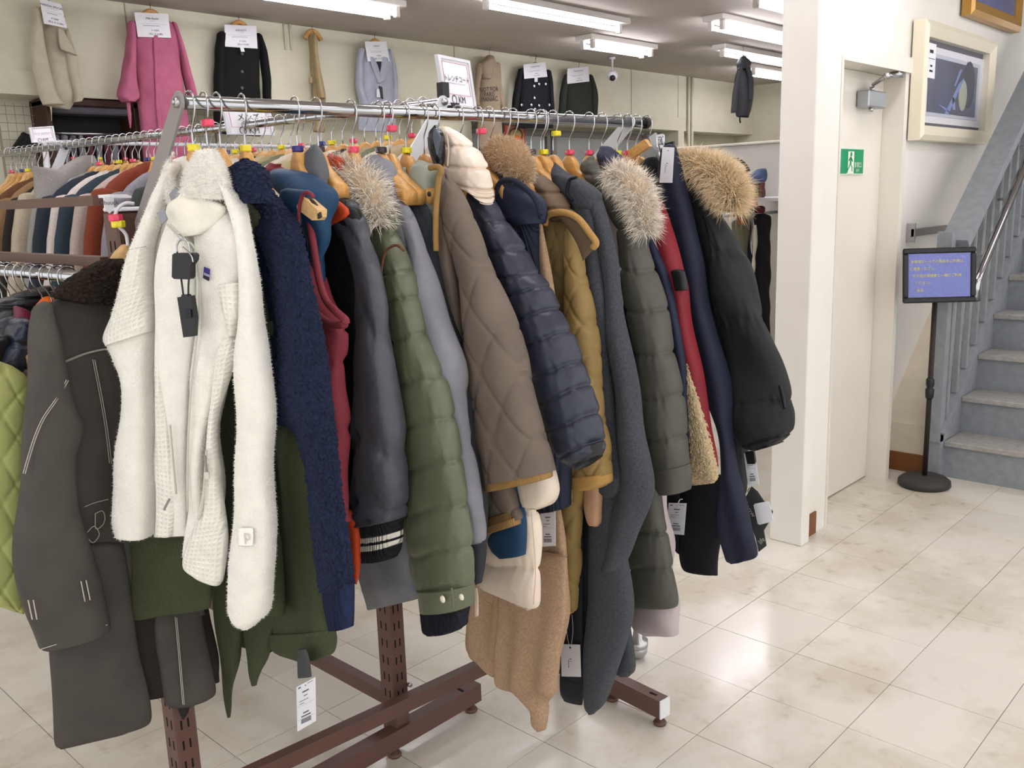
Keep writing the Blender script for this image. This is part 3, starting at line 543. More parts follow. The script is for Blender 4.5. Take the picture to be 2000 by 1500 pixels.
arm(rk2, B0+np.array([.0, -.012, 0]), (1.44, 1.80, 1.46), LGREY, w0=.026, nrm=(0, 1, 0)); pb = onP((128, 290), B0, np.array([dB[1], -dB[0], 0])); arm(rk2, np.array([*(B0+dB*((pb-B0)@dB))[:2], 1.745]), np.array([*(B0+dB*((pb-B0)@dB))[:2], 1.745])+np.array([-.16, 0, -.30]), LGREY, w0=.024, w1=.045, nrm=(0, 1, 0))
# left rack: two brown cross bars and a low chrome rail running away to the left
rk3 = thing('garment_rack', 'brown slotted rack at the left edge with two cross bars and low chrome rail', 'clothes rack', (.8, 4.2, 0))
for z in (1.523, 1.40): MB().bar((.80, 1.885, z), (.80, 4.1, z), .03, .020).build('cross_bar', BROWN, rk3)
post(rk3, .80, 4.13, 1.54); foot(rk3, (.40, 4.13), (.80, 4.13))
C0, C1 = np.array([.735, 1.80, 1.375]), np.array([.725, 4.1, 1.375]); MB().cyl(C0, C1, .0125, 16).build('rail', CHROME, rk3, True)
for y in (2.07, 4.09): MB().sweep([(.73, y, 1.375), (.765, y, 1.375), (.80, y, 1.39)], .010, 10).lathe([(.018, 0), (.018, .012)], (.73, y, 1.369), 14).build('rail_bracket', STEEL, rk3, True)
lp = PY(1.80); lh = poly(rk3, 'label_holder', WHITEC, lp, [(202, 383), (221, 385), (222, 406), (214, 417), (204, 406)], .004, label='white pentagon label holder on the bar end'); poly(rk3, 'post_cap', WHITEC, lp, [(202, 380), (236, 380), (246, 384), (246, 387), (203, 386)], .05, .02)
text(lh, 'Chuuck', .012, lp.at((212, 396), -.0025), (1, 0, 0), (0, 0, 1), INK)
# ------------------------------------------------------------------ hangers
def build_hanger_meshes():
    V = []; us = np.linspace(-1, 1, 25)
    for s_ in us:
        u = s_*.085; a = abs(s_); top = -.082-.03*min(1, a/.35)**1.7-.045*max(0, (a-.25)/.75)**1.05; h = .056-.026*a; th = .0085+.008*a**1.3; yo = .008*a**1.8
        ring = [(u, yo-th*.75, top), (u, yo+th*.75, top), (u, yo+th, top-.006), (u, yo+th, top-h+.005), (u, yo+th*.6, top-h), (u, yo-th*.6, top-h), (u, yo-th, top-h+.005), (u, yo-th, top-.006)]; V += ring
    n = 8; F_ = [(i*n+j, i*n+(j+1) % n, (i+1)*n+(j+1) % n, (i+1)*n+j) for i in range(24) for j in range(n)]+[list(range(n))[::-1], [24*n+j for j in range(n)]]
    w = mob('wooden_frame', V, F_, WOOD, None, True)
    P = [(-.0165, 0, -.010), (-.0185, 0, .0), (-.016, 0, .010), (-.009, 0, .0168), (0, 0, .019), (.009, 0, .0168), (.0165, 0, .010), (.019, 0, .0), (.0185, 0, -.012), (.014, 0, -.026), (.005, 0, -.040), (.0, 0, -.052), (0, 0, -.085)]
    h = MB().sweep(cr(P, 26)[0], .0017, 6).build('hook', CHROME, None, True)
    b = MB().lathe([(.004, 0), (.0105, 0), (.0115, .002), (.0115, .0095), (.0105, .0115), (.004, .0115)], (0, 0, 0), 8); k = b.build('size_marker', BLACKP, None)
    return w.data, h.data, k.data, (w, h, k)
HW, HH, HK, _t = build_hanger_meshes()
for o in _t: bpy.data.objects.remove(o)
MK = {'y': mat('marker_yellow', '#e8d81e', .35, spec=.5), 'r': mat('marker_red', '#e0435f', .35, spec=.5), 'n': mat('marker_navy', '#2c2b7a', .35, spec=.5), 'b': mat('marker_black', '#332a2c', .35, spec=.5)}; LT = {'y': 'S', 'r': 'M', 'n': 'L', 'b': 'XL'}
_lm = {}; MKD = {None: 'without a marker', 'r': 'with a red marker', 'y': 'with a yellow marker', 'n': 'with a navy marker', 'b': 'with a dark marker'}
def child(name, me, par, m=None, loc=None):
    o = bpy.data.objects.new(name, me); COL.objects.link(o); o.parent = par
    if loc: o.location = loc
    if m: o.material_slots[0].link = 'OBJECT'; o.material_slots[0].material = m
    return o
def hanger(P, ang, label, mk=None, hi=False, group=None, wood=None, tilt=0., sx=(1, 1, 1)):
    t = thing('coat_hanger', label, 'hanger', P, group, ang); t.rotation_euler[1] = tilt
    child('wooden_frame', HW, t, wood).scale = sx; child('hook', HH, t)
    if mk:
        k = child('size_marker', HK, t, MK[mk], (.012 if hi else 0, 0, -.040 if hi else -.0815))
        if LT[mk] not in _lm:
            V, F_ = text_geo(LT[mk], .0105); me = bpy.data.meshes.new('letter'); me.from_pydata([(v[0], -.0117, v[1]+.0056) for v in V], [], [tuple(f) for f in F_]); me.materials.append(INK); _lm[LT[mk]] = me
        o = child('letter', _lm[LT[mk]], k)
        if mk in 'rnb': o.material_slots[0].link = 'OBJECT'; o.material_slots[0].material = mat('marker_white_ink', '#e8d8d8', .5)
    return t
ANG = math.atan2(nA[1], nA[0])
for px, what, mk, hi in [(369, 'the white fleece jacket, yellow S marker', 'y', 0), (397, 'X:wooden coat hanger behind the white fleece with a red marker high up', 'r', 1), (423, 'the olive wool coat', None, 0), (472, 'the navy curly fleece, yellow S marker', 'y', 0), (575, 'the blue and maroon vest, navy L marker', 'n', 0), (617, 'the charcoal down jacket with ribbed cuffs, dark marker', 'b', 0), (685, 'the olive green puffer, red marker', 'r', 0), (740, 'the grey hooded coat, dark marker', 'b', 0), (757, 'the dark slate coat, red M marker high on its hook', 'r', 1), (790, 'the brown quilted jacket, yellow S marker', 'y', 0), (825, 'X:wooden coat hanger just left of the cream puffer hood', None, 0), (847, 'the cream puffer with black hood lining', None, 0), (894, 'the navy puffer', None, 0), (932, 'X:wooden coat hanger right of the cream hood, red marker high on its hook', 'r', 1), (955, 'the navy cable knit jacket with fur hood', None, 0), (986, 'the long camel coat', None, 0), (1001, 'the mustard quilted jacket, yellow marker', 'y', 0), (1036, 'X:wooden coat hanger left of the charcoal wool coat with dark marker', 'b', 0), (1055, 'the charcoal wool coat', None, 0), (1060, 'X:wooden coat hanger beside the charcoal wool coat with yellow marker', 'y', 0), (1079, 'X:wooden coat hanger behind the charcoal coat, yellow marker high on its hook', 'y', 1), (1111, 'the dark olive puffer with pale fur, red marker', 'r', 0), (1150, 'the pale mauve coat, red marker', 'r', 0), (1175, 'the navy hooded jacket with red shoulders', None, 0), (1205, 'X:wooden coat hanger left of the navy long coat with yellow marker', 'y', 0), (1225, 'the navy long coat, red marker', 'r', 0), (1242, 'the black parka with the big fur hood', None, 0)]:
    hanger(hookP(px)+np.array([0, 0, 0.]), ANG+float(rng.normal()*.05), what[2:] if what[:2] == 'X:' else 'wooden coat hanger carrying '+what, mk, hi, sx=(.66, 1, .92) if px < 700 else (1, 1, 1))
# ================================================================== GARMENTS ON THE FRONT RAIL
def garment(hx, name, label, cat, z=.7): P = hookP(hx); return thing(name, label, cat, (P[0], P[1], z))
def price_tag(par, pl, pts, off=-.0, kind=0, name='price_tag', m=None):
    """card with printed lines, corners tl tr br bl in the photograph"""
    q = [pl.at(p, off) for p in pts]; xd = q[1]-q[0]; w = np.linalg.norm(xd); xd /= w; yd = q[0]-q[3]; h = np.linalg.norm(yd); yd /= h; nn = np.cross(xd, yd)
    V = [a+nn*s*.0004 for s in (-1, 1) for a in q]; o = mob(name, V, [(3, 2, 1, 0), (4, 5, 6, 7)]+[(i, (i+1) % 4, 4+(i+1) % 4, 4+i) for i in range(4)], m or WHITEC, par, False)
    c = sum(q)/4
    if kind == 1:
        it = [(-.32*w, .43*h, .14*w, .03*h), (.25*w, .44*h, .3*w, .012*h), (0, .30*h, .34*w, .03*h), (0, .21*h, .2*w, .018*h), (-.1*w, .12*h, .5*w, .012*h), (-.2*w, .06*h, .25*w, .012*h), (0, -.16*h, .3*w, .028*h), (0, -.23*h, .5*w, .028*h)]
        it += [(-.25*w+.5*w*k/13, -.335*h, .02*w, .10*h) for k in range(14)]
        lines(o, c, xd, yd, it, mat('tag_ink', '#5d5d66', .7)); lines(o, c, xd, yd, [(0, .02*h, .9*w, .004*h), (0, -.28*h, .9*w, .004*h)], INKL)
        MB().add([c+xd*(.02*w*math.cos(a))+yd*(.42*h+.02*w*math.sin(a))+nn*.0012 for a in np.linspace(0, 5.8, 8)], [list(range(8))]).build('punch_hole', DARK, o)
    if kind == 2:
        lines(o, c, xd, yd, [(0, .05*h, .12*w, .03*h), (.02*w, -.02*h, .08*w, .02*h), (-.1*w, -.1*h, .04*w, .25*h)], INKL); MB().add([c+xd*(.04*w*math.cos(a))+yd*(.40*h+.04*w*math.sin(a))+nn*.0012 for a in np.linspace(0, 5.8, 8)], [list(range(8))]).build('punch_hole', DARK, o)
    return o
def button(par, pl, p, r, m, off=-.03, name='button'):
    c = pl.at(p, off); b = MB(); s_ = pl.n; u = np.array([0, 0, 1.]); v = np.cross(u, s_)
    prof = [(r, 0), (r, .0015), (r*.75, .0032), (r*.2, .0038)]; V = [c-s_*z+(u*math.cos(a)+v*math.sin(a))*q for q, z in prof for a in np.arange(14)*2*math.pi/14]
    b.add(V, [(i*14+j, i*14+(j+1) % 14, (i+1)*14+(j+1) % 14, (i+1)*14+j) for i in range(3) for j in range(14)]+[[42+j for j in range(14)]]); return b.build(name, m, par, True)
# ---- white fleece jacket
WF = mat('white_fleece', '#efece2', .95, 'fleece', 1, .8, sheen=.4); WQ = mat('white_waffle_knit', '#eceade', .9, 'waffle', 1.2, .5, sheen=.2); WPILE = mat('white_pile', '#f6f4ec', .95, sheen=.3)
g = garment(369, 'fleece_jacket', 'white fleece jacket with waffle knit panels and black security tags', 'jacket'); w = G(369, 28); w = w.sh(-.005)
body = tube(g, 'body', WF, w.sh(.02), [(330, 318, 425, 318), (305, 380, 470, 390), (298, 450, 478, 460), (298, 560, 468, 560), (300, 700, 458, 690), (302, 860, 430, 850), (303, 1000, 438, 960), (304, 1046, 436, 1040)], .022, fold=.004)
la = tube(g, 'sleeve', WF, w.sh(-.012), [(322, 318, 352, 330), (290, 400, 322, 410), (258, 476, 302, 485), (241, 545, 300, 556), (222, 610, 300, 620)], .03, fold=.002, opn=False)
tube(g, 'elbow_panel', WQ, w.sh(-.014), [(254, 490, 301, 478), (240, 560, 300, 545), (222, 615, 300, 585), (206, 657, 299, 618), (210, 676, 299, 648)], .031, fold=.001, top=False, opn=False, label='waffle knit elbow panel')
lb = tube(g, 'lower_sleeve', WF, w.sh(-.004), [(207, 662, 300, 640), (222, 695, 302, 690), (237, 745, 303, 745), (234, 815, 303, 820), (225, 930, 302, 940), (224, 1005, 301, 1010), (230, 1038, 300, 1048)], .03, fold=.003)
tube(g, 'front_panel', WF, w.sh(-.022), [(330, 420, 352, 440), (312, 470, 380, 480), (303, 540, 388, 540), (303, 640, 385, 640), (304, 760, 372, 770), (305, 900, 366, 900), (306, 1000, 366, 1000), (306, 1046, 365, 1044)], .014, fold=.002)
tube(g, 'side_panel', WQ, w.sh(-.030), [(303, 700, 312, 700), (303, 780, 325, 780), (304, 880, 338, 880), (305, 960, 345, 975), (306, 1044, 338, 1046)], .010, fold=0, label='waffle knit side panel')
fp = tube(g, 'front_panel', WF, w.sh(-.042), [(375, 430, 440, 400), (383, 500, 474, 470), (388, 560, 470, 560), (380, 680, 458, 660), (368, 790, 420, 790), (366, 900, 402, 910), (366, 1000, 400, 1000), (360, 1085, 400, 1100)], .018, fold=.003)
tube(g, 'side_panel', WQ, w.sh(-.05), [(452, 640, 466, 640), (418, 700, 462, 690), (412, 760, 446, 757), (404, 840, 426, 840), (398, 915, 432, 918), (390, 1000, 441, 1000), (366, 1060, 444, 1050), (360, 1102, 437, 1128), (378, 1118, 432, 1142)], .016, fold=.002, label='waffle knit side panel')
tube(g, 'elbow_panel', WQ, w.sh(-.058), [(428, 556, 470, 550), (432, 590, 472, 596), (440, 618, 470, 622), (446, 650, 462, 655)], .016, fold=0, label='waffle knit elbow panel', top=False)
rsl = tube(g, 'sleeve', WF, w.sh(-.050), [(415, 322, 440, 352), (440, 385, 476, 398), (458, 450, 490, 455), (468, 532, 505, 532), (466, 620, 514, 618), (461, 700, 526, 690), (465, 800, 537, 800), (462, 880, 534, 890), (456, 1000, 541, 1010), (447, 1110, 539, 1110), (444, 1180, 530, 1190), (456, 1212, 518, 1208), (472, 1226, 498, 1222)], .032, fold=.002)
# funnel collar, two flaps
col = tube(g, 'collar', WF, w.sh(-.055), [(388, 296, 419, 290), (382, 310, 434, 316), (370, 332, 446, 342), (360, 354, 452, 366), (350, 384, 448, 388)], .018, fold=.004, top=False)
tube(g, 'collar_stand', mat('cream_collar', '#ece8d8', .9, 'fleece', 1, .5), w.sh(-.058), [(352, 384, 402, 384), (330, 402, 430, 398), (322, 424, 438, 412), (336, 446, 424, 438), (356, 462, 398, 456)], .011, fold=.004, ffr=30)
fcol = tube(g, 'collar', WF, w.sh(-.02), [(334, 300, 343, 297), (320, 325, 338, 322), (318, 350, 344, 350), (324, 385, 354, 388), (340, 415, 352, 410)], .010, fold=.003)
GT = mat('grey_tab', '#8e9096', .7)
poly(g, 'collar_tab', GT, w, [(331, 380), (343, 366), (352, 375), (338, 398)], .004, -.045); poly(g, 'collar_tab', GT, w, [(307, 416), (319, 408), (327, 428), (318, 437)], .004, -.085)
for src, n in ((body, 3000), (la, 4000), (lb, 6000), (rsl, 14000), (col, 9000), (fcol, 3000), (fp, 5000)): fuzz(g, src, WPILE, n, .0042 if src not in (col, fcol) else .007)
wire(g, 'zipper', mat('zip_cream', '#c9c5b8', .6), w, [(327, 438), (351, 463), (380, 483), (387, 535), (390, 585), (384, 660), (372, 770), (366, 900), (366, 1000)], .0018, -.064)
for pts in ([(331, 975), (322, 992)], [(400, 890), (402, 908), (404, 925)]): wire(g, 'zipper_pull', mat('zip_pull_grey', '#8d8a84', .5), w, pts+[(pts[-1][0]-1, pts[-1][1]+4)], .0022, -.075)
poly(g, 'pull_tab', mat('pull_tab_pale', '#cfcbbf', .6), w, [(400, 922), (408, 922), (409, 935), (401, 935)], .003, -.078)
wire(g, 'pocket_zip', mat('zip_cream', '#c9c5b8', .6), w, [(403, 880), (400, 930), (395, 985), (388, 1015)], .0022, -.070); wire(g, 'pocket_zip', MATS['zip_cream'], w, [(332, 830), (338, 900), (344, 965)], .0018, -.043)
pt = poly(g, 'chest_patch', mat('patch_purple', '#4a3f86', .7), w, [(399, 521), (410, 526), (408, 549), (397, 543)], .002, -.068, label='small purple woven chest patch'); poly(pt, 'patch_band', mat('patch_pale', '#a9a6c8', .7), w, [(398.5, 532), (409, 537), (408.6, 541), (398.3, 537)], .001, -.0705); poly(pt, 'patch_base', BLACKP, w, [(398, 538), (408.5, 542), (408, 549), (397, 543)], .001, -.0703)
tube(g, 'cuff_logo', mat('logo_white', '#f4f2ea', .8), w.sh(-.088), [(466, 1033, 494, 1032), (466, 1048, 495, 1047), (466, 1064, 494, 1064)], .003, fold=0, comp=False, label='embossed square logo patch'); q = w.sh(-.0925).at((483, 1046)); text(g, 'p', .030, q, np.array([w.n[1], -w.n[0], 0]), (0, 0, 1), mat('logo_line', '#c9c6ba', .8), name='logo_letter')
st = poly(g, 'security_tag', BLACKP, w, [(342, 497), (346, 494), (380, 494), (384, 498), (383, 508), (377, 516), (376, 541), (373, 545), (345, 544), (341, 540)], .016, -.095, label='square black security tag'); wire(st, 'tag_ring', STEEL, w, [(346, 494), (346, 478), (354, 467), (365, 470), (369, 482), (370, 494)], .0016, -.095); wire(st, 'tag_cord', CHROME, w, [(357, 482), (366, 490), (374, 500), (377, 512)], .0012, -.105); wire(st, 'lanyard', BLACKP, w, [(354, 545), (356, 560), (358, 576)], .0016, -.095); wire(st, 'lanyard', BLACKP, w, [(369, 545), (368, 560), (368, 576)], .0016, -.095)
st2 = poly(g, 'security_tag', BLACKP, w, [(350, 580), (358, 579), (358, 575), (369, 575), (370, 578), (377, 577), (384, 620), (382, 656), (362, 658)], .012, -.092, label='long black security tag'); poly(st2, 'tag_face', mat('tag_gloss', '#101012', .2), w, [(363, 605), (373, 604), (374, 620), (364, 621)], .002, -.1)
wire(g, 'zipper_head', STEEL, w, [(349, 459), (353, 463), (356, 470)], .003, -.075)
# ---- olive wool coat
OW = mat('olive_wool', '#40462f', .95, 'wool', .8, .6, sheen=.15)
g = garment(423, 'wool_coat', 'dark olive wool coat with leather tab and long white price tag', 'coat'); a = G(484)
abody(g, OW, 440, .72, un=.05, T=.018)
tube(g, 'sleeve', OW, a, [(478, 385, 500, 410), (485, 430, 520, 500), (488, 520, 542, 600), (484, 640, 550, 655), (470, 760, 556, 800), (475, 850, 592, 850), (490, 900, 604, 905), (505, 1000, 618, 1010), (520, 1120, 634, 1120), (528, 1200, 645, 1195), (530, 1238, 652, 1235)], [.035, .032, .022, .020], fold=.004)
tube(g, 'cuff', OW, a.sh(-.003), [(529, 1236, 652, 1228), (531, 1262, 656, 1252), (545, 1276, 652, 1276), (575, 1285, 640, 1284)], .022, fold=.002, top=False, seed=3)
tube(g, 'elbow_band', OW, a.sh(-.006), [(486, 628, 548, 626), (486, 640, 550, 640), (486, 656, 550, 655)], .036, fold=.001, top=False, opn=False)
tube(g, 'collar', OW, a.sh(-.03), [(474, 372, 484, 378), (482, 398, 500, 402), (490, 420, 516, 425), (498, 446, 528, 450), (520, 462, 534, 466)], .010, fold=.003)
tube(g, 'front_panel', OW, G(452), [(405, 900, 475, 900), (405, 1050, 475, 1060), (410, 1137, 474, 1150), (422, 1230, 471, 1235), (434, 1330, 460, 1335), (442, 1400, 451, 1400)], .012, fold=.005); tube(g, 'front_panel', OW, G(470), [(468, 900, 540, 900), (470, 1100, 545, 1120), (476, 1230, 535, 1230), (486, 1305, 508, 1312), (493, 1336, 500, 1338)], .010, fold=.005)
tube(g, 'back_panel', OW, G(500), [(400, 700, 520, 700), (405, 1000, 545, 1000), (415, 1180, 550, 1230), (450, 1250, 520, 1285)], .006, fold=.004)
tube(g, 'inner_panel', OW, G(369, 28).sh(.036), [(250, 950, 380, 950), (254, 1040, 400, 1050), (258, 1120, 412, 1120), (262, 1180, 414, 1160), (264, 1208, 412, 1186)], .014, fold=.003)
tb = tube(g, 'leather_tab', mat('tab_charcoal', '#3d3f42', .55), a.sh(-.045), [(583, 1270, 597, 1268), (582, 1290, 604, 1290), (583, 1322, 608, 1320)], .004, fold=.001, comp=False, label='charcoal leather cuff tab'); price_tag(g, a, [(579, 1342), (616, 1322), (617, 1408), (581, 1429)], -.045, 1)
# ---- navy curly fleece
NB = mat('navy_curly_fleece', '#1c2540', .95, 'boa', 1, 1., sheen=.1); NR = mat('navy_rib', '#1c2648', .9, 'rib', .8, 1.)
g = garment(472, 'fleece_jacket', 'navy blue curly fleece jacket with ribbed cuff', 'jacket'); a = G(468)
abody(g, NB, 478, .85, un=.06, T=.016)
tube(g, 'sleeve', NB, a, [(478, 375, 532, 378), (483, 410, 560, 408), (500, 450, 584, 440), (526, 510, 598, 490), (540, 590, 617, 595), (548, 680, 634, 690), (538, 790, 648, 775), (575, 835, 655, 850), (596, 905, 660, 915), (608, 985, 668, 985), (616, 1065, 684, 1065), (624, 1150, 690, 1148)], .036, mr=210, nc=120, boa=.006, fold=.002)
tube(g, 'cuff', NR, a.sh(.002), [(632, 1144, 689, 1140), (636, 1180, 689, 1178), (644, 1226, 688, 1224)], .026, mr=24, nc=72, ribs=(.0025, 420.), fold=0, top=False)
tube(g, 'collar', NB, a.sh(-.050), [(470, 313, 490, 312), (452, 326, 508, 322), (443, 345, 524, 340), (450, 368, 530, 365), (470, 395, 534, 395)], .036, mr=80, nc=110, boa=.006, fold=.002)
# ---- blue vest with maroon piping
VB = mat('vest_blue', '#1b4060', .6, 'nylon', 1, .3); VM = mat('vest_maroon', '#7d3039', .75, 'nylon', 1.2, .3)
g = garment(575, 'padded_vest', 'blue hooded padded vest with maroon lining and piping', 'vest'); a = G(560)
abody(g, VB, 575, .8, un=.06, T=.018)
tube(g, 'body', VM, a.sh(.006), [(604, 500, 622, 560), (602, 560, 645, 600), (602, 628, 676, 632), (606, 680, 681, 680), (612, 760, 676, 748), (618, 860, 682, 830), (630, 960, 676, 920), (660, 1010, 684, 1020)], .028, seams=[0, 2.3, 3.4, 5, 7], puff=.006, fold=.003)
tube(g, 'hood', VB, a.sh(-.012), [(530, 340, 556, 328), (528, 352, 596, 334), (540, 372, 634, 354), (556, 392, 652, 372), (572, 420, 654, 400), (598, 455, 642, 450), (606, 500, 628, 512)], .038, fold=.007, ffr=30)
tube(g, 'hood_edge', VB, a.sh(-.045), [(548, 378, 580, 366), (546, 395, 606, 372), (556, 410, 612, 388), (570, 430, 590, 412), (576, 442, 588, 436)], .014, fold=.003)
tube(g, 'collar', VM, a.sh(.012), [(524, 320, 532, 318), (518, 328, 546, 324), (515, 336, 555, 330), (518, 346, 545, 344)], .016, fold=.002)
wire(g, 'piping', VM, a, [(612, 384), (602, 376), (592, 380), (585, 400), (583, 440)], .0035, -.062); wire(g, 'piping', VM, a, [(604, 420), (611, 470), (622, 540), (636, 585), (656, 608), (674, 624), (676, 632)], .007, -.03, n=40, nc=10); wire(g, 'piping', VM, a, [(600, 596), (625, 618), (650, 634), (674, 634)], .007, -.028, n=30, nc=10)
wt = poly(g, 'hanger_tip', WOOD2, a, [(588, 400), (594, 386), (600, 384), (630, 410), (629, 424), (625, 430), (618, 430), (589, 408)], .018, -.05, label='worn pale wooden hanger tip through the armhole'); poly(wt, 'worn_edge', mat('worn_dark', '#3c332e', .8), a, [(602, 385), (612, 391), (621, 402), (610, 396)], .003, -.0605); poly(wt, 'worn_edge', MATS['worn_dark'], a, [(621, 418), (626, 414), (628, 424), (622, 428)], .003, -.0605)
# ---- orange jacket glimpsed behind the vest
ORM = mat('orange_nylon', '#c2461f', .55, 'nylon', 1, .3)
g = garment(640, 'orange_jacket', 'orange jacket seen as a sliver behind the navy curly fleece', 'jacket'); abody(g, ORM, 610, .87, un=-.03, uf=.17, T=.012)
tube(g, 'hem', ORM, G(600), [(660, 1000, 694, 1000), (668, 1040, 704, 1036), (676, 1080, 706, 1080), (684, 1120, 704, 1124), (690, 1138, 700, 1140)], .012, fold=.003); tube(g, 'collar', ORM, G(660), [(640, 300, 652, 302), (638, 312, 668, 308), (645, 325, 671, 325), (655, 335, 668, 338)], .012, fold=.004)
# ---- charcoal down jacket
CD = mat('charcoal_nylon', '#45484f', .40, 'nylon', 1.2, .35, spec=.45); CK = mat('black_shell', '#141416', .55, 'nylon', 1, .3); BR = mat('black_rib', '#1c1c20', .9, 'rib', .8, 1.); CRM = mat('cream_rib', '#e8e4d6', .9, 'rib', .8, 1.)
g = garment(617, 'down_jacket', 'charcoal down jacket with black ribbed cuff and two cream stripes', 'jacket'); a = G(640)
abody(g, CK, 630, .82, un=.10, T=.02)
tube(g, 'body', CK, a.sh(.012), [(640, 425, 690, 415), (642, 520, 705, 500), (662, 620, 710, 600), (672, 760, 715, 760), (676, 900, 715, 900), (684, 1010, 715, 1010)], .02, seams=[0, 1.5, 2.5, 3.5, 5], puff=.006)
tube(g, 'sleeve', CD, a.sh(-.008), [(656, 394, 700, 402), (658, 450, 722, 440), (682, 505, 740, 510), (693, 560, 748, 560), (694, 640, 760, 625), (694, 740, 778, 745), (690, 830, 790, 830), (692, 910, 794, 905), (685, 985, 794, 975), (690, 1024, 788, 1012)], .040, seams=[0, 1.2, 4.0, 6.4, 8.0, 9], chev=-.9, puff=.010, wr=.0016, fold=.003)
tube(g, 'cuff', BR, a.sh(-.004), [(692, 1012, 788, 1005), (697, 1032, 785, 1023), (699, 1042, 784, 1037)], .036, mr=18, nc=80, ribs=(.002, 480.), fold=0, top=False, opn=False); tube(g, 'cuff_stripe', CRM, a.sh(-.004), [(698.5, 1046, 784, 1039), (698.5, 1056, 784, 1049)], .036, mr=6, nc=80, ribs=(.002, 480.), fold=0, top=False, opn=False, label='cream cuff stripe')
tube(g, 'cuff', BR, a.sh(-.004), [(699, 1055, 784, 1048), (699, 1061, 784, 1054)], .036, mr=6, nc=80, ribs=(.002, 480.), fold=0, top=False, opn=False); tube(g, 'cuff_stripe', CRM, a.sh(-.004), [(699, 1061, 784, 1054), (699, 1071, 783, 1065)], .036, mr=6, nc=80, ribs=(.002, 480.), fold=0, top=False, opn=False, label='cream cuff stripe'); tube(g, 'cuff', BR, a.sh(-.004), [(699, 1070, 783, 1064), (700, 1080, 780, 1080), (704, 1092, 774, 1090)], .035, mr=14, nc=80, ribs=(.002, 480.), fold=0, top=False)
tube(g, 'collar', mat('collar_grey', '#5a5d60', .45, 'nylon', 1.4, .4), G(612).sh(-.02), [(608, 284, 620, 284), (594, 302, 630, 300), (585, 326, 638, 322), (588, 345, 642, 340), (605, 362, 640, 360)], .022, fold=.003)
# ---- olive puffer with pale fur
OP = mat('olive_nylon', '#60654f', .38, 'nylon', 1.2, .3, spec=.45); NVR = mat('dark_navy_rib', '#191b28', .9, 'rib', .8, 1.); BPI = mat('brown_piping', '#6b4430', .7)
FURP = mat('pale_fur', '#f3e6d6', .8, 'fur'); FURC = mat('fur_core_tan', '#c9b192', 1.)
g = garment(685, 'puffer_jacket', 'olive green puffer jacket with cream buttons and pale fur hood', 'jacket'); a = G(700)
abody(g, OP, 700, .82, un=.10, T=.02)
tube(g, 'sleeve', OP, a, [(716, 425, 756, 432), (730, 475, 786, 478), (744, 538, 808, 530), (752, 590, 820, 582), (767, 667, 838, 653), (779, 753, 868, 732), (787, 835, 889, 814), (795, 917, 904, 895), (797, 1002, 912, 981), (800, 1085, 923, 1063), (819, 1151, 925, 1146)], .034, mr=190, nc=52, seams=[0, 2, 3, 4, 5, 6, 7, 8, 9, 10], puff=.0045, wr=.0014, fold=.002, opn=False)
tube(g, 'cuff_band', OP, a.sh(-.004), [(818, 1148, 926, 1144), (820, 1160, 926, 1158), (823, 1190, 926, 1184)], .040, fold=.001, top=False); wire(g, 'cuff_seam', OP, a, [(882, 1148), (884, 1165), (886, 1188)], .002, -.046)
tube(g, 'cuff', NVR, a, [(824, 1180, 918, 1176), (826, 1205, 912, 1205), (829, 1228, 910, 1222), (836, 1234, 902, 1230)], .030, mr=24, nc=72, ribs=(.0022, 420.), fold=0, top=False)
PB_ = mat('pearl_button', '#e6dfc8', .3, spec=.6)
button(g, a, (865, 1170), .0075, PB_, -.045); button(g, a, (902, 1166), .0065, PB_, -.045)
wire(g, 'armhole_piping', BPI, a, [(788, 489), (778, 480), (766, 481), (753, 492), (747, 512), (744, 536)], .0028, -.040)
fur(g, FURP, FURC, a.sh(-.02), [(632, 350), (665, 342), (697, 352), (722, 380), (734, 415), (738, 442)], [.018, .027, .032, .028, .020, .008], 5200, .034, .0006, .3)
# pale wooden clip with writing
cl = poly(g, 'wooden_tag_clip', mat('pale_wood_clip', '#e2b574', .5), a, [(664, 373), (678, 371), (683, 409), (670, 412)], .008, -.062, label='pale wooden clip marked with numbers'); poly(cl, 'blue_band', mat('clip_blue', '#4b6f92', .6), a, [(668.2, 396.5), (681.6, 395.5), (682.5, 405), (669.5, 406)], .001, -.0668)
zz = np.array([-a.n[1], a.n[0], 0]); text(cl, '97146'[:5], .0085, a.at((672, 383), -.0675), np.array([0, 0, -1.]), -zz, INK)
for s_ in ([(657, 384), (664, 384)], [(680, 383), (685, 383)]): wire(g, 'tag_pin', WHITEC, a, s_+[(s_[1][0]+.1, s_[1][1])], .0007, -.063)
# ---- grey hooded coat
GC = mat('grey_coat_cloth', '#83838a', .8, 'twill', 1, .4, var=.03)
g = garment(740, 'hooded_coat', 'mid grey hooded coat between the olive puffer and brown quilted jacket', 'coat'); a = G(738)
abody(g, GC, 735, .74, un=.09, T=.02)
tube(g, 'hood', GC, a.sh(-.010), [(722, 308, 744, 306), (702, 318, 764, 318), (702, 340, 774, 345), (735, 362, 776, 372), (752, 382, 776, 385)], .036, fold=.004)
tube(g, 'sleeve', GC, a, [(752, 380, 782, 378), (768, 420, 808, 418), (785, 470, 826, 460), (790, 530, 847, 525), (800, 600, 872, 600), (818, 680, 897, 675), (830, 740, 910, 740), (860, 800, 914, 800), (870, 860, 921, 870), (880, 930, 934, 930), (890, 985, 943, 985), (900, 1050, 949, 1048), (912, 1060, 946, 1060)], .034, seams=[0, 2.3, 6.5, 8, 10.2, 12], puff=.004, fold=.004, ffr=26)
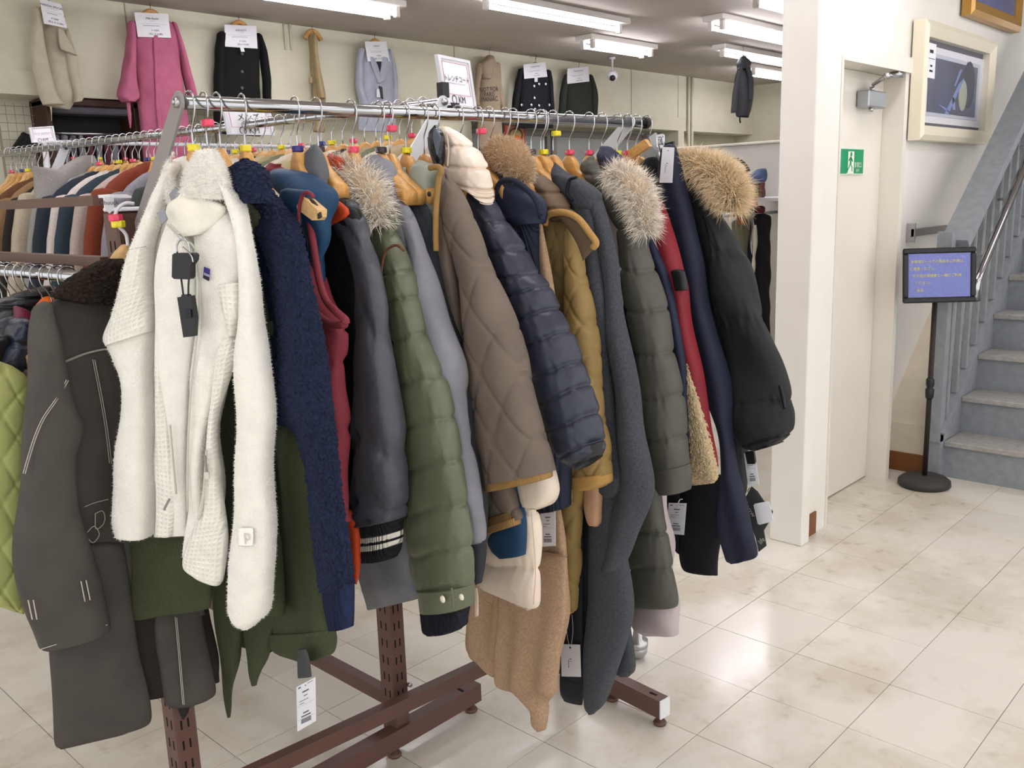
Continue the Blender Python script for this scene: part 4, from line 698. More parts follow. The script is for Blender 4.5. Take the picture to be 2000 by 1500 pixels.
tube(g, 'body_hem', GC, G(690).sh(.02), [(690, 850, 800, 850), (694, 1000, 805, 1000), (701, 1100, 806, 1095), (708, 1150, 813, 1140), (716, 1191, 819, 1167)], .024, fold=.004)
# ---- dark slate coat
SL = mat('slate_wool', '#34373b', .9, 'wool', 1, .4); LG = mat('pale_sage', '#b9bdb3', .6, 'nylon', 1, .3)
g = garment(757, 'slate_coat', 'dark slate coat squeezed between the grey coat and brown quilted jacket', 'coat'); abody(g, SL, 775, .70, un=.11, T=.016)
tube(g, 'sleeve', SL, G(772), [(772, 345, 792, 345), (782, 385, 815, 385), (800, 440, 840, 440), (825, 520, 860, 520), (845, 620, 885, 620), (870, 740, 920, 740), (890, 870, 940, 870), (905, 990, 950, 990), (915, 1080, 948, 1080), (920, 1138, 940, 1138)], .026, fold=.003)
tube(g, 'collar', LG, G(778), [(778, 334, 790, 333), (776, 344, 798, 342), (780, 354, 792, 356)], .010, fold=.001)
# ---- brown quilted jacket
BQ = mat('brown_quilt', '#6c6055', .6, 'twill', .9, .3); SG = mat('sage_lining', '#9da396', .5, 'nylon', 1.2, .3); TN = mat('tan_corduroy', '#9a7848', .85, 'rib', 1.4, .5)
g = garment(790, 'quilted_jacket', 'brown diamond quilted jacket with tan cord trim and sage lined hood', 'jacket'); a = G(808)
abody(g, BQ, 815, .86, un=.11, T=.018)
tube(g, 'body', BQ, a.sh(.016), [(845, 420, 872, 410), (850, 560, 905, 560), (866, 650, 920, 660), (896, 760, 945, 780), (918, 880, 972, 880), (938, 955, 998, 950), (942, 1000, 1008, 988), (947, 1034, 1016, 1012)], .02, quilt=.075, qd=.003, fold=.004, mr=120, nc=80)
tube(g, 'hem_trim', TN, a.sh(.014), [(947, 1030, 1015, 1008), (949, 1042, 1016, 1022)], .022, fold=0, top=False, mr=8)
tube(g, 'sleeve', BQ, a.sh(-.010), [(860, 335, 876, 335), (862, 380, 902, 378), (874, 450, 932, 450), (892, 520, 957, 520), (904, 580, 982, 580), (912, 640, 1006, 640), (913, 700, 1027, 705), (918, 775, 1044, 790), (930, 850, 1060, 855), (944, 900, 1069, 895), (950, 942, 1076, 922)], .040, mr=190, nc=110, quilt=.085, qd=.003, fold=.003, opn=False)
tube(g, 'cuff_trim', TN, a.sh(-.010), [(949, 940, 1077, 918), (951, 957, 1077, 932)], .042, fold=0, top=False, mr=8, nc=40)
tube(g, 'front_strip', BQ, a.sh(-.024), [(857, 332, 868, 334), (858, 400, 874, 395), (856, 490, 882, 480), (862, 600, 898, 600), (872, 700, 912, 700)], .014, fold=.002)
tube(g, 'hood', SG, a.sh(-.026), [(812, 316, 830, 316), (803, 328, 852, 326), (799, 362, 851, 355), (806, 390, 850, 390), (824, 412, 848, 410), (838, 425, 846, 424)], .032, fold=.003)
wire(g, 'hood_trim', TN, a, [(840, 328), (855, 326), (862, 333), (857, 350), (852, 400), (851, 450), (852, 490)], .006, -.055, n=40, nc=10)
button(g, a, (839, 379), .0055, BLACKP, -.062)
# ---- cream puffer
CP = mat('cream_nylon', '#e3d3c0', .36, 'nylon', 1.3, .35, spec=.45); BKG = mat('black_gloss_lining', '#16171c', .18, 'nylon', 2, .5, spec=.6)
g = garment(847, 'puffer_jacket', 'cream puffer jacket with hood lined in glossy black', 'jacket'); a = G(847)
abody(g, CP, 850, .86, un=.12, T=.02)
tube(g, 'hood', CP, a.sh(.004), [(858, 250, 890, 254), (866, 275, 926, 284), (868, 305, 948, 315), (868, 330, 957, 345), (880, 350, 960, 375), (908, 358, 960, 392), (935, 385, 958, 402)], .036, mr=110, nc=48, seams=[0, 1.2, 2.6, 4.0, 5.2, 6], puff=.005, wr=.0018, crease=.003)
tube(g, 'hood_lining', BKG, a.sh(-.040), [(846, 247, 856, 246), (838, 262, 869, 264), (842, 290, 868, 300), (848, 312, 866, 318), (853, 326, 863, 328)], .018, fold=.003); tube(g, 'lining_sheen', mat('lining_sheen_grey', '#5c6270', .25, 'nylon', 2, .4), a.sh(-.060), [(847, 252, 855, 252), (845, 268, 861, 268), (848, 286, 858, 290), (851, 300, 857, 302)], .004, fold=.001)  # a grey patch paints sheen onto the glossy black lining
wire(g, 'hood_binding', BKG, a, [(838, 268), (840, 290), (847, 312), (854, 327)], .0035, -.062); wire(g, 'hood_seam', mat('cream_seam', '#cdbba6', .6), a, [(872, 262), (876, 290), (874, 325)], .0016, -.055)
tube(g, 'sleeve', CP, a.sh(.0), [(985, 700, 1040, 700), (1000, 800, 1058, 800), (1008, 862, 1076, 858), (1002, 915, 1084, 910), (1011, 955, 1091, 958), (1020, 984, 1082, 986), (1034, 991, 1066, 991)], .030, seams=[0, 2.4, 5.6, 6], puff=.006, wr=.0018)
tube(g, 'body', CP, a.sh(.012), [(940, 800, 1030, 800), (950, 920, 1050, 920), (962, 985, 1053, 990), (952, 1050, 1057, 1045), (941, 1100, 1058, 1117), (936, 1138, 1053, 1180), (950, 1148, 1040, 1190)], .030, mr=110, nc=48, seams=[0, 2.2, 3.9, 6], puff=.010, wr=.0022); wire(g, 'hem_seam', MATS['cream_seam'], a, [(1038, 1000), (1043, 1060), (1046, 1120), (1042, 1180)], .0012, -.02)
wire(g, 'zipper', BLACKP, a, [(931, 1090), (930, 1120), (929, 1142)], .002, -.02); tube(g, 'zipper_pull', CP, a.sh(-.02), [(927, 1148, 932, 1148), (928, 1170, 934, 1170), (928, 1203, 934, 1202)], .002, fold=0, comp=False)
# ---- blue jacket mostly hidden
BL = mat('petrol_blue_cloth', '#1d3f5c', .75, 'twill', 1, .3); g = garment(932, 'blue_jacket', 'petrol blue sleeve end showing below the brown quilted jacket', 'jacket'); abody(g, BL, 838, .86, un=.10, T=.012)
tube(g, 'sleeve', BL, G(833), [(985, 900, 1012, 900), (992, 955, 1016, 955), (985, 1010, 1026, 1005), (955, 1050, 1028, 1030), (960, 1074, 1028, 1064), (974, 1088, 1027, 1082)], .018, fold=.002)
# ---- navy puffer
NP = mat('navy_nylon', '#2f3340', .42, 'nylon', 1.2, .35, spec=.4)
g = garment(894, 'puffer_jacket', 'navy puffer jacket with many ribbed baffles left of the knit jacket', 'jacket'); a = G(878)
abody(g, NP, 885, .86, un=.12, T=.02)
tube(g, 'sleeve', NP, a, [(876, 338, 904, 336), (890, 372, 950, 372), (918, 425, 986, 425), (942, 480, 1020, 475), (960, 535, 1048, 525), (976, 590, 1072, 555), (988, 638, 1089, 600), (1012, 690, 1112, 643), (1032, 747, 1136, 703), (1050, 803, 1151, 747), (1070, 853, 1168, 801), (1098, 900, 1178, 853), (1124, 916, 1178, 876)], .046, mr=210, nc=52, seams=[0, 2.1, 3.2, 4.2, 5, 6, 7, 8, 9, 10, 11, 12], puff=.005, wr=.002, fold=.002)
tube(g, 'cuff', BLACKP, a.sh(-.002), [(1104, 905, 1174, 862), (1126, 920, 1174, 884)], .026, fold=0, top=False, mr=8)
# ---- navy cable knit jacket with rabbit fur hood
NK = mat('navy_knit', '#232838', .9, 'rib', .9, 1.); NQ = mat('navy_cloth', '#252b40', .7, 'nylon', 1, .3)
g = garment(955, 'knit_jacket', 'navy cable knit jacket with brown fur lined hood', 'jacket'); a = G(955)
abody(g, NQ, 955, .86, un=.14, T=.018)
tube(g, 'hood', NQ, a.sh(-.006), [(964, 338, 985, 338), (962, 365, 1020, 360), (966, 395, 1055, 390), (985, 420, 1064, 408), (1010, 440, 1060, 434)], .036, fold=.005, ffr=30); tube(g, 'collar_flap', NQ, a.sh(-.036), [(1018, 362, 1030, 366), (1034, 378, 1058, 388), (1048, 398, 1066, 404), (1054, 425, 1062, 428)], .012, fold=.002)
wire(g, 'hood_edge', NK, a, [(966, 378), (978, 356), (1000, 352), (1024, 366), (1046, 390), (1056, 420)], .006, -.050, n=40, nc=10)
tube(g, 'sleeve', NK, a.sh(.004), [(985, 420, 1056, 425), (1000, 470, 1060, 470), (1016, 540, 1066, 540), (1030, 620, 1085, 620), (1040, 740, 1100, 740), (1046, 860, 1108, 860), (1048, 950, 1111, 945), (1050, 997, 1112, 990)], .034, mr=60, nc=120, ribs=(.0045, 190.), fold=.002)
FURB = mat('brown_rabbit_fur', '#d0b797', .85, 'fur'); FURBC = mat('rabbit_core', '#9c7e5e', 1.)
fur(g, FURB, FURBC, a.sh(.006), [(955, 318), (975, 300), (1000, 310), (1018, 335), (1020, 358)], [.022, .036, .040, .030, .014], 6500, .015, .0006, .2); fur(g, FURB, FURBC, a.sh(.03), [(934, 332), (948, 324), (962, 322)], [.010, .012, .012], 900, .012, .0006, .2)
price_tag(g, a, [(1056, 997), (1085, 996), (1085, 1066), (1056, 1068)], -.012, 1)
# ---- long camel coat
CM = mat('camel_wool', '#a98c70', .9, 'wool', .7, .3); PE = mat('peach_suede', '#c29a7b', .85, 'twill', 1, .3)
g = garment(986, 'long_coat', 'long camel wool coat with hanging pleats, hem near the floor', 'coat', .25); a = G(960)
abody(g, CM, 968, .5, un=.10, T=.016)
tube(g, 'front_edge', CM, G(962), [(1052, 436, 1060, 440), (1054, 500, 1071, 500), (1060, 560, 1080, 570), (1062, 620, 1088, 620), (1066, 720, 1098, 720)], .010, fold=.002)
tube(g, 'skirt', CM, a.sh(.02), [(930, 900, 1090, 900), (918, 1050, 1100, 1050), (912, 1170, 1104, 1180), (908, 1266, 1094, 1270), (938, 1290, 1092, 1295), (966, 1318, 1086, 1320)], .022, mr=60, nc=60, pleat=(.010, 55.), fold=.004)
tube(g, 'front_panel', CM, a.sh(-.004), [(985, 1080, 1108, 1090), (975, 1200, 1106, 1207), (970, 1300, 1093, 1300), (972, 1340, 1085, 1340), (1012, 1358, 1079, 1362), (1042, 1378, 1072, 1388), (1046, 1410, 1067, 1410), (1054, 1424, 1062, 1424)], .018, mr=60, nc=60, pleat=(.007, 60.), fold=.003)
tube(g, 'sleeve', PE, G(1030), [(1136, 900, 1174, 900), (1140, 950, 1177, 948), (1140, 990, 1177, 990), (1148, 1022, 1177, 1020), (1158, 1027, 1172, 1026)], .016, fold=.002, label='peach sleeve end below the mustard cuff'); tube(g, 'sleeve', PE, G(975), [(1048, 1060, 1068, 1060), (1052, 1090, 1068, 1090), (1054, 1113, 1065, 1110)], .010, fold=.001, label='peach sleeve end')
# ---- mustard quilted jacket
MQ = mat('mustard_quilt', '#8d7546', .6, 'twill', .9, .3); MQ2 = mat('brown_quilt_hood', '#6a5743', .6, 'twill', .9, .3); TF = mat('tan_facing', '#b0894f', .85, 'fleece', 1, .4)
g = garment(1001, 'quilted_jacket', 'mustard quilted jacket with brown hood and tan cuffs', 'jacket'); a = G(1012)
abody(g, MQ, 1010, .72, un=.12, T=.018)
tube(g, 'body', MQ, a.sh(.016), [(1064, 430, 1110, 440), (1070, 540, 1118, 540), (1072, 700, 1130, 700), (1068, 850, 1140, 850), (1066, 990, 1138, 985), (1060, 1100, 1130, 1100), (1055, 1160, 1126, 1180), (1060, 1178, 1124, 1192)], .026, mr=140, nc=90, quilt=.06, qd=.003, fold=.004); tube(g, 'hem_trim', TF, a.sh(.014), [(1054, 1168, 1125, 1186), (1068, 1190, 1122, 1199), (1082, 1198, 1114, 1202)], .027, fold=0, top=False, mr=10)
tube(g, 'sleeve', MQ, a.sh(-.012), [(1104, 425, 1132, 440), (1104, 490, 1138, 510), (1106, 560, 1148, 555), (1104, 630, 1163, 630), (1100, 720, 1174, 723), (1100, 817, 1179, 817), (1106, 880, 1190, 880), (1111, 928, 1194, 926)], .034, mr=180, nc=100, quilt=.055, qd=.003, fold=.002, opn=False)
tube(g, 'cuff', TF, a.sh(-.012), [(1110, 926, 1195, 923), (1111, 946, 1195, 942), (1122, 951, 1186, 950)], .037, fold=0, top=False, mr=14, nc=40)
tube(g, 'hood', MQ2, a.sh(-.002), [(1044, 340, 1056, 340), (1038, 360, 1088, 368), (1046, 395, 1106, 396), (1062, 420, 1122, 418), (1078, 432, 1126, 428)], .036, seams=[0, 1.3, 2.4, 3.3, 4], puff=.005, fold=.003)
tube(g, 'hood_flap', MQ2, a.sh(-.040), [(1086, 418, 1128, 424), (1104, 440, 1150, 452), (1122, 470, 1164, 474), (1132, 495, 1156, 490), (1136, 508, 1142, 508)], .010, fold=.002); wire(g, 'hood_facing', TF, a, [(1064, 440), (1067, 424), (1082, 416), (1106, 416), (1130, 428), (1152, 456), (1164, 474), (1158, 484)], .0075, -.050, n=50, nc=10)
tube(g, 'zip_tape', TF, a.sh(-.020), [(1112, 935, 1118, 935), (1112, 955, 1117, 955), (1113, 972, 1117, 972)], .003, fold=0, comp=False)
# ---- charcoal wool coat
CW = mat('charcoal_wool', '#45484e', .95, 'wool', .6, .7, sheen=.1, var=.05); CWD = mat('dark_coat_lining', '#1b1d24', .6, 'nylon', 1, .2)
g = garment(1055, 'wool_coat', 'long charcoal wool coat with draped front and blank white tag', 'coat', .25); a = G(1052)
abody(g, CWD, 1050, .30, un=.12, T=.016)
tube(g, 'collar', CW, a.sh(-.018), [(1080, 318, 1088, 318), (1076, 335, 1110, 338), (1084, 360, 1140, 352), (1106, 385, 1170, 376), (1130, 408, 1172, 396), (1146, 420, 1164, 410)], .024, fold=.003); wire(g, 'collar_band', CWD, a, [(1118, 392), (1108, 378), (1112, 352), (1126, 346)], .004, -.046)
tube(g, 'sleeve', CW, a.sh(-.022), [(1112, 372, 1150, 378), (1128, 430, 1168, 430), (1138, 500, 1178, 500), (1146, 600, 1188, 600), (1152, 720, 1198, 720), (1160, 830, 1206, 830), (1168, 910, 1216, 910), (1168, 950, 1220, 952), (1184, 970, 1212, 966)], .020, fold=.003)
tube(g, 'front_drape', CW, a.sh(-.012), [(1150, 385, 1174, 390), (1166, 440, 1190, 445), (1174, 510, 1204, 515), (1186, 600, 1214, 600), (1196, 690, 1230, 690), (1204, 780, 1248, 775), (1210, 850, 1259, 850), (1214, 900, 1268, 900), (1208, 950, 1277, 950), (1196, 1000, 1269, 1000), (1176, 1060, 1245, 1058), (1166, 1110, 1222, 1110)], .026, mr=80, nc=48, pleat=(.006, 70.), fold=.004)
tube(g, 'front_panel', CW, a.sh(-.004), [(1146, 940, 1200, 930), (1152, 1020, 1215, 1030), (1153, 1100, 1227, 1110), (1149, 1190, 1234, 1190), (1144, 1270, 1222, 1262), (1141, 1340, 1200, 1325), (1139, 1378, 1180, 1376), (1146, 1394, 1164, 1393)], .024, mr=60, nc=40, fold=.004, ffr=12)
tube(g, 'back_drape', CW, a.sh(.045), [(1180, 1120, 1225, 1120), (1190, 1220, 1232, 1230), (1196, 1280, 1240, 1285), (1200, 1312, 1241, 1310), (1208, 1320, 1232, 1320)], .016, fold=.003)
tube(g, 'lining_panel', CWD, a.sh(.012), [(1104, 1000, 1158, 1000), (1100, 1140, 1154, 1140), (1096, 1280, 1146, 1280), (1096, 1345, 1142, 1355), (1102, 1366, 1138, 1376)], .016, fold=.003)
price_tag(g, a, [(1095, 1258), (1133, 1259), (1135, 1322), (1097, 1321)], -.02, 2); wire(g, 'tag_string', mat('string_white', '#b9b9bd', .7), a, [(1113, 1268), (1107, 1235), (1110, 1205)], .0008, -.02); wire(g, 'tag_string', MATS['string_white'], a, [(1115, 1268), (1119, 1230), (1117, 1200)], .0008, -.02)
# ---- dark olive puffer with pale fur
DO = mat('dark_olive_nylon', '#504f47', .5, 'twill', 1, .3, spec=.35)
g = garment(1111, 'puffer_jacket', 'dark olive grey puffer coat with pale fur on its hood', 'jacket'); a = G(1112)
abody(g, DO, 1112, .6, un=.13, T=.02)
tube(g, 'hood', DO, a.sh(-.004), [(1144, 312, 1168, 312), (1132, 330, 1176, 328), (1140, 352, 1190, 350), (1155, 374, 1192, 372), (1168, 388, 1190, 388)], .034, fold=.006, ffr=32, seams=[0, 1.6, 2.6, 4], puff=.004)
tube(g, 'sleeve', DO, a, [(1178, 368, 1208, 378), (1190, 410, 1236, 418), (1204, 452, 1254, 436), (1212, 522, 1276, 526), (1228, 607, 1303, 601), (1242, 694, 1318, 683), (1252, 779, 1332, 769), (1266, 857, 1342, 849), (1271, 920, 1347, 912)], .042, mr=190, nc=52, seams=[0, 2, 3, 4, 5, 6, 7, 8.2], puff=.0045, wr=.0016, fold=.003, opn=False)
tube(g, 'cuff', DO, a.sh(-.002), [(1270, 917, 1347, 908), (1276, 940, 1350, 936), (1288, 961, 1350, 957)], .038, fold=.001, top=False, seed=2)
tube(g, 'body', DO, a.sh(.022), [(1235, 900, 1285, 900), (1232, 1000, 1296, 1005), (1228, 1037, 1304, 1040), (1228, 1109, 1316, 1106), (1232, 1178, 1324, 1178), (1244, 1184, 1310, 1187)], .030, mr=110, nc=48, seams=[0, 2, 3, 5], puff=.006, wr=.0015)
fur(g, FURP, FURC, a.sh(-.022), [(1196, 340), (1212, 346), (1236, 364), (1250, 395), (1260, 428), (1262, 458)], [.014, .024, .030, .027, .020, .008], 5200, .034, .0006, .3)
MV = mat('mauve_cloth', '#b9adad', .6, 'nylon', 1, .25); g = garment(1150, 'mauve_coat', 'pale mauve coat whose hem shows under the dark olive puffer', 'coat'); abody(g, MV, 1140, .6, un=.12, T=.012)
tube(g, 'hem', MV, G(1128).sh(.02), [(1280, 950, 1300, 955), (1280, 1050, 1312, 1050), (1255, 1130, 1316, 1130), (1238, 1180, 1324, 1185), (1236, 1222, 1322, 1236), (1256, 1240, 1316, 1240)], .022, fold=.005, ffr=30)
# ---- navy hooded jacket with red lining and sherpa
NS = mat('deep_navy_shell', '#20243a', .6, 'nylon', 1, .3); RD = mat('red_shell', '#7f202a', .6, 'nylon', 1, .3); SH = mat('beige_sherpa', '#d6bf98', .95, 'boa', 1.5, .8); RK = mat('red_knit', '#a52635', .95, 'boa', 2, .8)
g = garment(1175, 'sherpa_jacket', 'red and navy hooded jacket with beige sherpa lining', 'jacket'); a = G(1168)
abody(g, NS, 1175, .85, un=.12, T=.016)
tube(g, 'hood', NS, a.sh(-.004), [(1170, 291, 1196, 291), (1166, 304, 1214, 308), (1176, 328, 1222, 330), (1196, 352, 1232, 352), (1216, 368, 1236, 366)], .034, fold=.004); tube(g, 'collar_lining', RK, a.sh(-.012), [(1212, 312, 1224, 312), (1212, 324, 1233, 324), (1222, 336, 1238, 336)], .012, fold=.001)
tube(g, 'placket', NS, a.sh(-.004), [(1250, 430, 1268, 425), (1266, 490, 1290, 490), (1288, 550, 1312, 550), (1310, 650, 1334, 650), (1326, 760, 1346, 760), (1334, 860, 1348, 860), (1340, 950, 1349, 950)], .022, fold=.002)
rs = tube(g, 'body', RD, a.sh(.020), [(1250, 362, 1268, 370), (1262, 395, 1296, 400), (1276, 450, 1312, 450), (1290, 520, 1330, 520), (1310, 566, 1344, 566), (1325, 640, 1354, 650), (1342, 740, 1372, 737), (1360, 820, 1388, 817), (1376, 880, 1398, 883), (1388, 910, 1400, 912)], .024, fold=.003); tube(g, 'side_patch', BLACKP, a.sh(.002), [(1312, 531, 1336, 530), (1316, 548, 1340, 546), (1320, 566, 1342, 565)], .010, fold=0, comp=False)
tube(g, 'sherpa_lining', SH, a.sh(.010), [(1322, 600, 1332, 600), (1330, 650, 1341, 650), (1336, 740, 1362, 740), (1342, 830, 1382, 830), (1344, 900, 1396, 895), (1344, 936, 1402, 930), (1348, 947, 1396, 942)], .018, mr=150, nc=80, boa=.003, boaf=190., fold=.001)
# ---- navy long coat on a clip hanger
NL = mat('navy_long_cloth', '#1f2336', .7, 'twill', 1, .3); BN = mat('near_black_cloth', '#121219', .8, 'twill', 1, .2)
g = garment(1225, 'long_coat', 'navy long coat with scarf front and white hang tag at its top', 'coat', .5); a = G(1222)
abody(g, BN, 1225, .55, un=.14, T=.018)
tube(g, 'collar', BN, a.sh(.006), [(1258, 318, 1285, 312), (1246, 336, 1290, 335), (1250, 356, 1292, 358), (1262, 390, 1296, 390)], .022, fold=.003)
tube(g, 'front_panel', NL, a.sh(-.010), [(1292, 300, 1318, 285), (1284, 350, 1334, 346), (1298, 400, 1352, 405), (1312, 440, 1360, 450), (1322, 510, 1370, 510), (1336, 580, 1382, 585), (1350, 660, 1400, 650), (1372, 760, 1422, 750), (1400, 850, 1432, 850), (1404, 930, 1442, 935), (1406, 1020, 1463, 1020), (1418, 1085, 1480, 1082), (1424, 1102, 1452, 1096)], .026, mr=80, nc=48, pleat=(.005, 90.), fold=.003)
tube(g, 'skirt_panel', BN, a.sh(.014), [(1318, 940, 1410, 930), (1322, 1010, 1408, 1010), (1328, 1070, 1405, 1070), (1335, 1112, 1403, 1116), (1376, 1115, 1402, 1124)], .022, fold=.005); tube(g, 'skirt_panel', BN, a.sh(-.002), [(1302, 950, 1330, 955), (1308, 1010, 1332, 1020), (1315, 1070, 1332, 1070), (1324, 1084, 1330, 1084)], .012, fold=.003)
price_tag(g, a, [(1294, 287), (1317, 288), (1313, 357), (1288, 357)], -.055, 2); price_tag(g, a, [(1306, 982), (1341, 983), (1336, 1045), (1302, 1042)], -.035, 1); wire(g, 'tag_pin', WHITEC, a, [(1324, 984), (1328, 976), (1333, 975)], .0016, -.034)
# ---- black parka
BP = mat('black_parka_shell', '#1b1e20', .6, 'twill', 1, .3); FURG = mat('golden_fur', '#ead3ad', .85, 'fur'); FURGC = mat('golden_core', '#b8935f', 1.)
g = garment(1242, 'parka', 'black parka with big golden fur hood at the right end of the rail', 'jacket'); a = G(1252)
abody(g, BP, 1255, .7, un=.16, T=.02)
tube(g, 'body', BP, a.sh(.006), [(1330, 330, 1362, 350), (1342, 380, 1388, 400), (1352, 480, 1404, 480), (1374, 580, 1420, 580), (1396, 700, 1440, 700), (1410, 800, 1452, 800), (1424, 900, 1460, 900), (1434, 950, 1461, 957), (1444, 970, 1454, 972)], .026, fold=.003)
tube(g, 'sleeve', BP, a.sh(-.012), [(1352, 345, 1372, 368), (1368, 400, 1398, 412), (1384, 470, 1436, 478), (1398, 545, 1466, 540), (1408, 610, 1494, 610), (1416, 680, 1519, 685), (1424, 740, 1534, 750), (1432, 790, 1546, 792), (1442, 840, 1555, 828), (1452, 868, 1550, 846), (1472, 879, 1532, 862)], .040, mr=110, nc=56, seams=[0, 2.2, 4.2, 6.8, 9, 10], puff=.006, wr=.0025, fold=.009, ffr=16)
tube(g, 'sleeve_strap', mat('black_strap', '#121314', .4), a.sh(-.062), [(1520, 755, 1526, 752), (1525, 775, 1531, 772), (1530, 798, 1535, 796)], .003, fold=0, comp=False)
tube(g, 'hood', BP, a.sh(-.006), [(1338, 334, 1352, 334), (1340, 350, 1380, 356), (1362, 372, 1420, 390), (1380, 396, 1440, 415)], .03, fold=.004)
fur(g, FURG, FURGC, a.sh(-.012), [(1326, 326), (1346, 322), (1382, 330), (1408, 346), (1424, 368), (1430, 390), (1428, 404)], [.010, .018, .026, .031, .031, .024, .010], 11000, .042, .0006, .3)
price_tag(g, a, [(1453, 886), (1474, 884), (1483, 947), (1461, 947)], -.0, 1); poly(g, 'hem_tab', BLACKP, a, [(1456, 882), (1473, 880), (1476, 902), (1474, 906), (1461, 906)], .006, -.006)
bt = poly(g, 'brand_tag', mat('dark_grey_tag', '#4a4d4d', .6), a, [(1468, 950), (1480, 960), (1496, 984), (1510, 999), (1504, 1016), (1492, 1036), (1497, 1066), (1482, 1078), (1476, 1050), (1462, 1012), (1452, 980)], .002, .012, label='dark grey hang tag with white script')
tx = a.at((1464, 994), .010); vD = a.at((1476, 1012), .010)-tx; vD /= np.linalg.norm(vD); uD = np.cross(vD, a.n); text(bt, 'Snow', .020, tx, vD, -uD*np.sign(np.dot(np.cross(vD, -uD), -a.n) or 1), mat('tag_script', '#d9dada', .6), lift=.001); tx = a.at((1488, 1056), .010); vD = a.at((1497, 1046), .010)-tx; vD /= np.linalg.norm(vD); uD = np.cross(vD, a.n); text(bt, 'life', .018, tx, vD, -uD*np.sign(np.dot(np.cross(vD, -uD), -a.n) or 1), MATS['tag_script'], lift=.001)
poly(g, 'white_tag', WHITEC, a, [(1474, 984), (1500, 979), (1503, 982), (1510, 1015), (1507, 1019), (1484, 1025), (1480, 1023), (1472, 987)], .0012, -.004); wire(g, 'bead_chain', STEEL, a, [(1466, 952), (1462, 956), (1460, 962)], .0012, .008)
# ---- clip hanger carrying the navy coat
ch = thing('clip_hanger', 'wooden trouser bar hanger with chrome clip at the right end of the rail', 'hanger', hookP(1262)); a = G(1240)
child('hook', HH, ch); ch.children[-1].rotation_euler[2] = ANG
poly(ch, 'wooden_bar', WOOD, a, [(1208, 308), (1262, 272), (1272, 286), (1226, 316), (1212, 322)], .014, -.03); poly(ch, 'wooden_bar', WOOD2, a, [(1236, 318), (1252, 306), (1262, 314), (1244, 332)], .012, -.02)
k = child('size_marker', HK, ch, MK['b'], (0, 0, -.038))
cp_ = poly(ch, 'clip_jaw', STEEL, a, [(1268, 268), (1281, 259), (1283, 266), (1284, 284), (1291, 312), (1288, 314)], .006, -.045); poly(ch, 'clip_jaw', CHROME, a, [(1282, 264), (1295, 261), (1297, 263), (1297, 288), (1291, 290), (1289, 283)], .005, -.05); wire(cp_, 'clip_spring', STEEL, a, [(1286, 268), (1292, 267), (1294, 275), (1290, 282), (1286, 276), (1288, 270)], .0016, -.057)
poly(ch, 'clip_pad', BLACKP, a, [(1300, 280), (1316, 276), (1316, 286), (1301, 289)], .006, -.03)
# ================================================================== LEFT: brown coat and the coats behind it
BC = mat('dark_brown_twill', '#47433e', .7, 'twill', 1, .3, var=.04); BBO = mat('dark_boa', '#2b2119', .95, 'boa', .9, 1.); STC = mat('white_stitching', '#b8b2a6', .8); BCD = mat('dark_brown_lining', '#251e1b', .8, 'twill', 1, .2)
a = Pl((.72, 1.775, 1), (.10, .995, 0))
g = thing('long_coat', 'long dark brown coat with curly dark collar and white stitching at the left', 'coat', (.70, 1.76, .45))
tube(g, 'body', BC, a.sh(.010), [(100, 590, 245, 580), (92, 650, 250, 640), (104, 760, 262, 760), (120, 900, 300, 900), (140, 1040, 360, 1040), (150, 1150, 395, 1160), (170, 1180, 400, 1200)], .014, fold=.003)
tube(g, 'skirt', BCD, a.sh(.018), [(140, 1060, 380, 1060), (200, 1200, 412, 1200), (262, 1290, 428, 1280), (290, 1366, 430, 1330)], .010, fold=.004)
tube(g, 'skirt_panel', BC, a.sh(.004), [(100, 1080, 240, 1060), (97, 1180, 258, 1180), (97, 1270, 270, 1270), (98, 1350, 284, 1335), (100, 1425, 292, 1385), (104, 1456, 288, 1412), (116, 1464, 250, 1430)], .016, mr=50, fold=.004, ffr=10); tube(g, 'skirt_panel', BC, a.sh(.014), [(296, 1080, 385, 1080), (300, 1200, 394, 1190), (310, 1290, 410, 1285), (318, 1358, 419, 1345), (328, 1380, 408, 1362), (345, 1381, 380, 1376)], .014, mr=50, fold=.003, ffr=12)
tube(g, 'sleeve', BC, a.sh(-.030), [(66, 612, 102, 592), (58, 660, 116, 660), (52, 730, 131, 740), (47, 800, 150, 800), (43, 850, 166, 835), (38, 910, 150, 905), (33, 980, 150, 985), (28, 1060, 172, 1055), (30, 1130, 195, 1125), (44, 1195, 205, 1175), (62, 1240, 211, 1208), (73, 1269, 212, 1222)], .040, mr=70, nc=40, fold=.004, ffr=14)
tube(g, 'collar', BBO, a.sh(-.020), [(180, 517, 246, 516), (140, 540, 246, 535), (106, 568, 240, 560), (104, 582, 232, 580), (150, 592, 226, 596)], .030, mr=80, nc=100, boa=.006, fold=.002)
def stitch(pts, off, dbl=4):
    for d_ in (0, dbl): wire(g, 'stitching', STC, a, [(x+d_, y+(d_*.2)) for x, y in pts], .0009, off, n=30, nc=4)
stitch([(123, 707), (160, 692), (190, 684), (214, 680)], -.010); stitch([(181, 702), (192, 757), (202, 812), (209, 860), (214, 905)], -.010); stitch([(130, 742), (108, 780), (84, 815), (68, 850), (55, 890), (45, 925)], -.066); stitch([(342, 1205), (348, 1270), (353, 1330), (357, 1376)], -.010, 3)
for p0, p1 in (((55, 1172), (63, 1210)), ((65, 1172), (72, 1210)), ((158, 1135), (166, 1175)), ((168, 1133), (176, 1172))): wire(g, 'belt_loop', STC, a, [p0, ((p0[0]+p1[0])/2, (p0[1]+p1[1])/2), p1], .0012, -.072)
wire(g, 'cuff_stitch', STC, a, [(80, 1268), (120, 1255), (165, 1238), (210, 1220)], .0009, -.062)
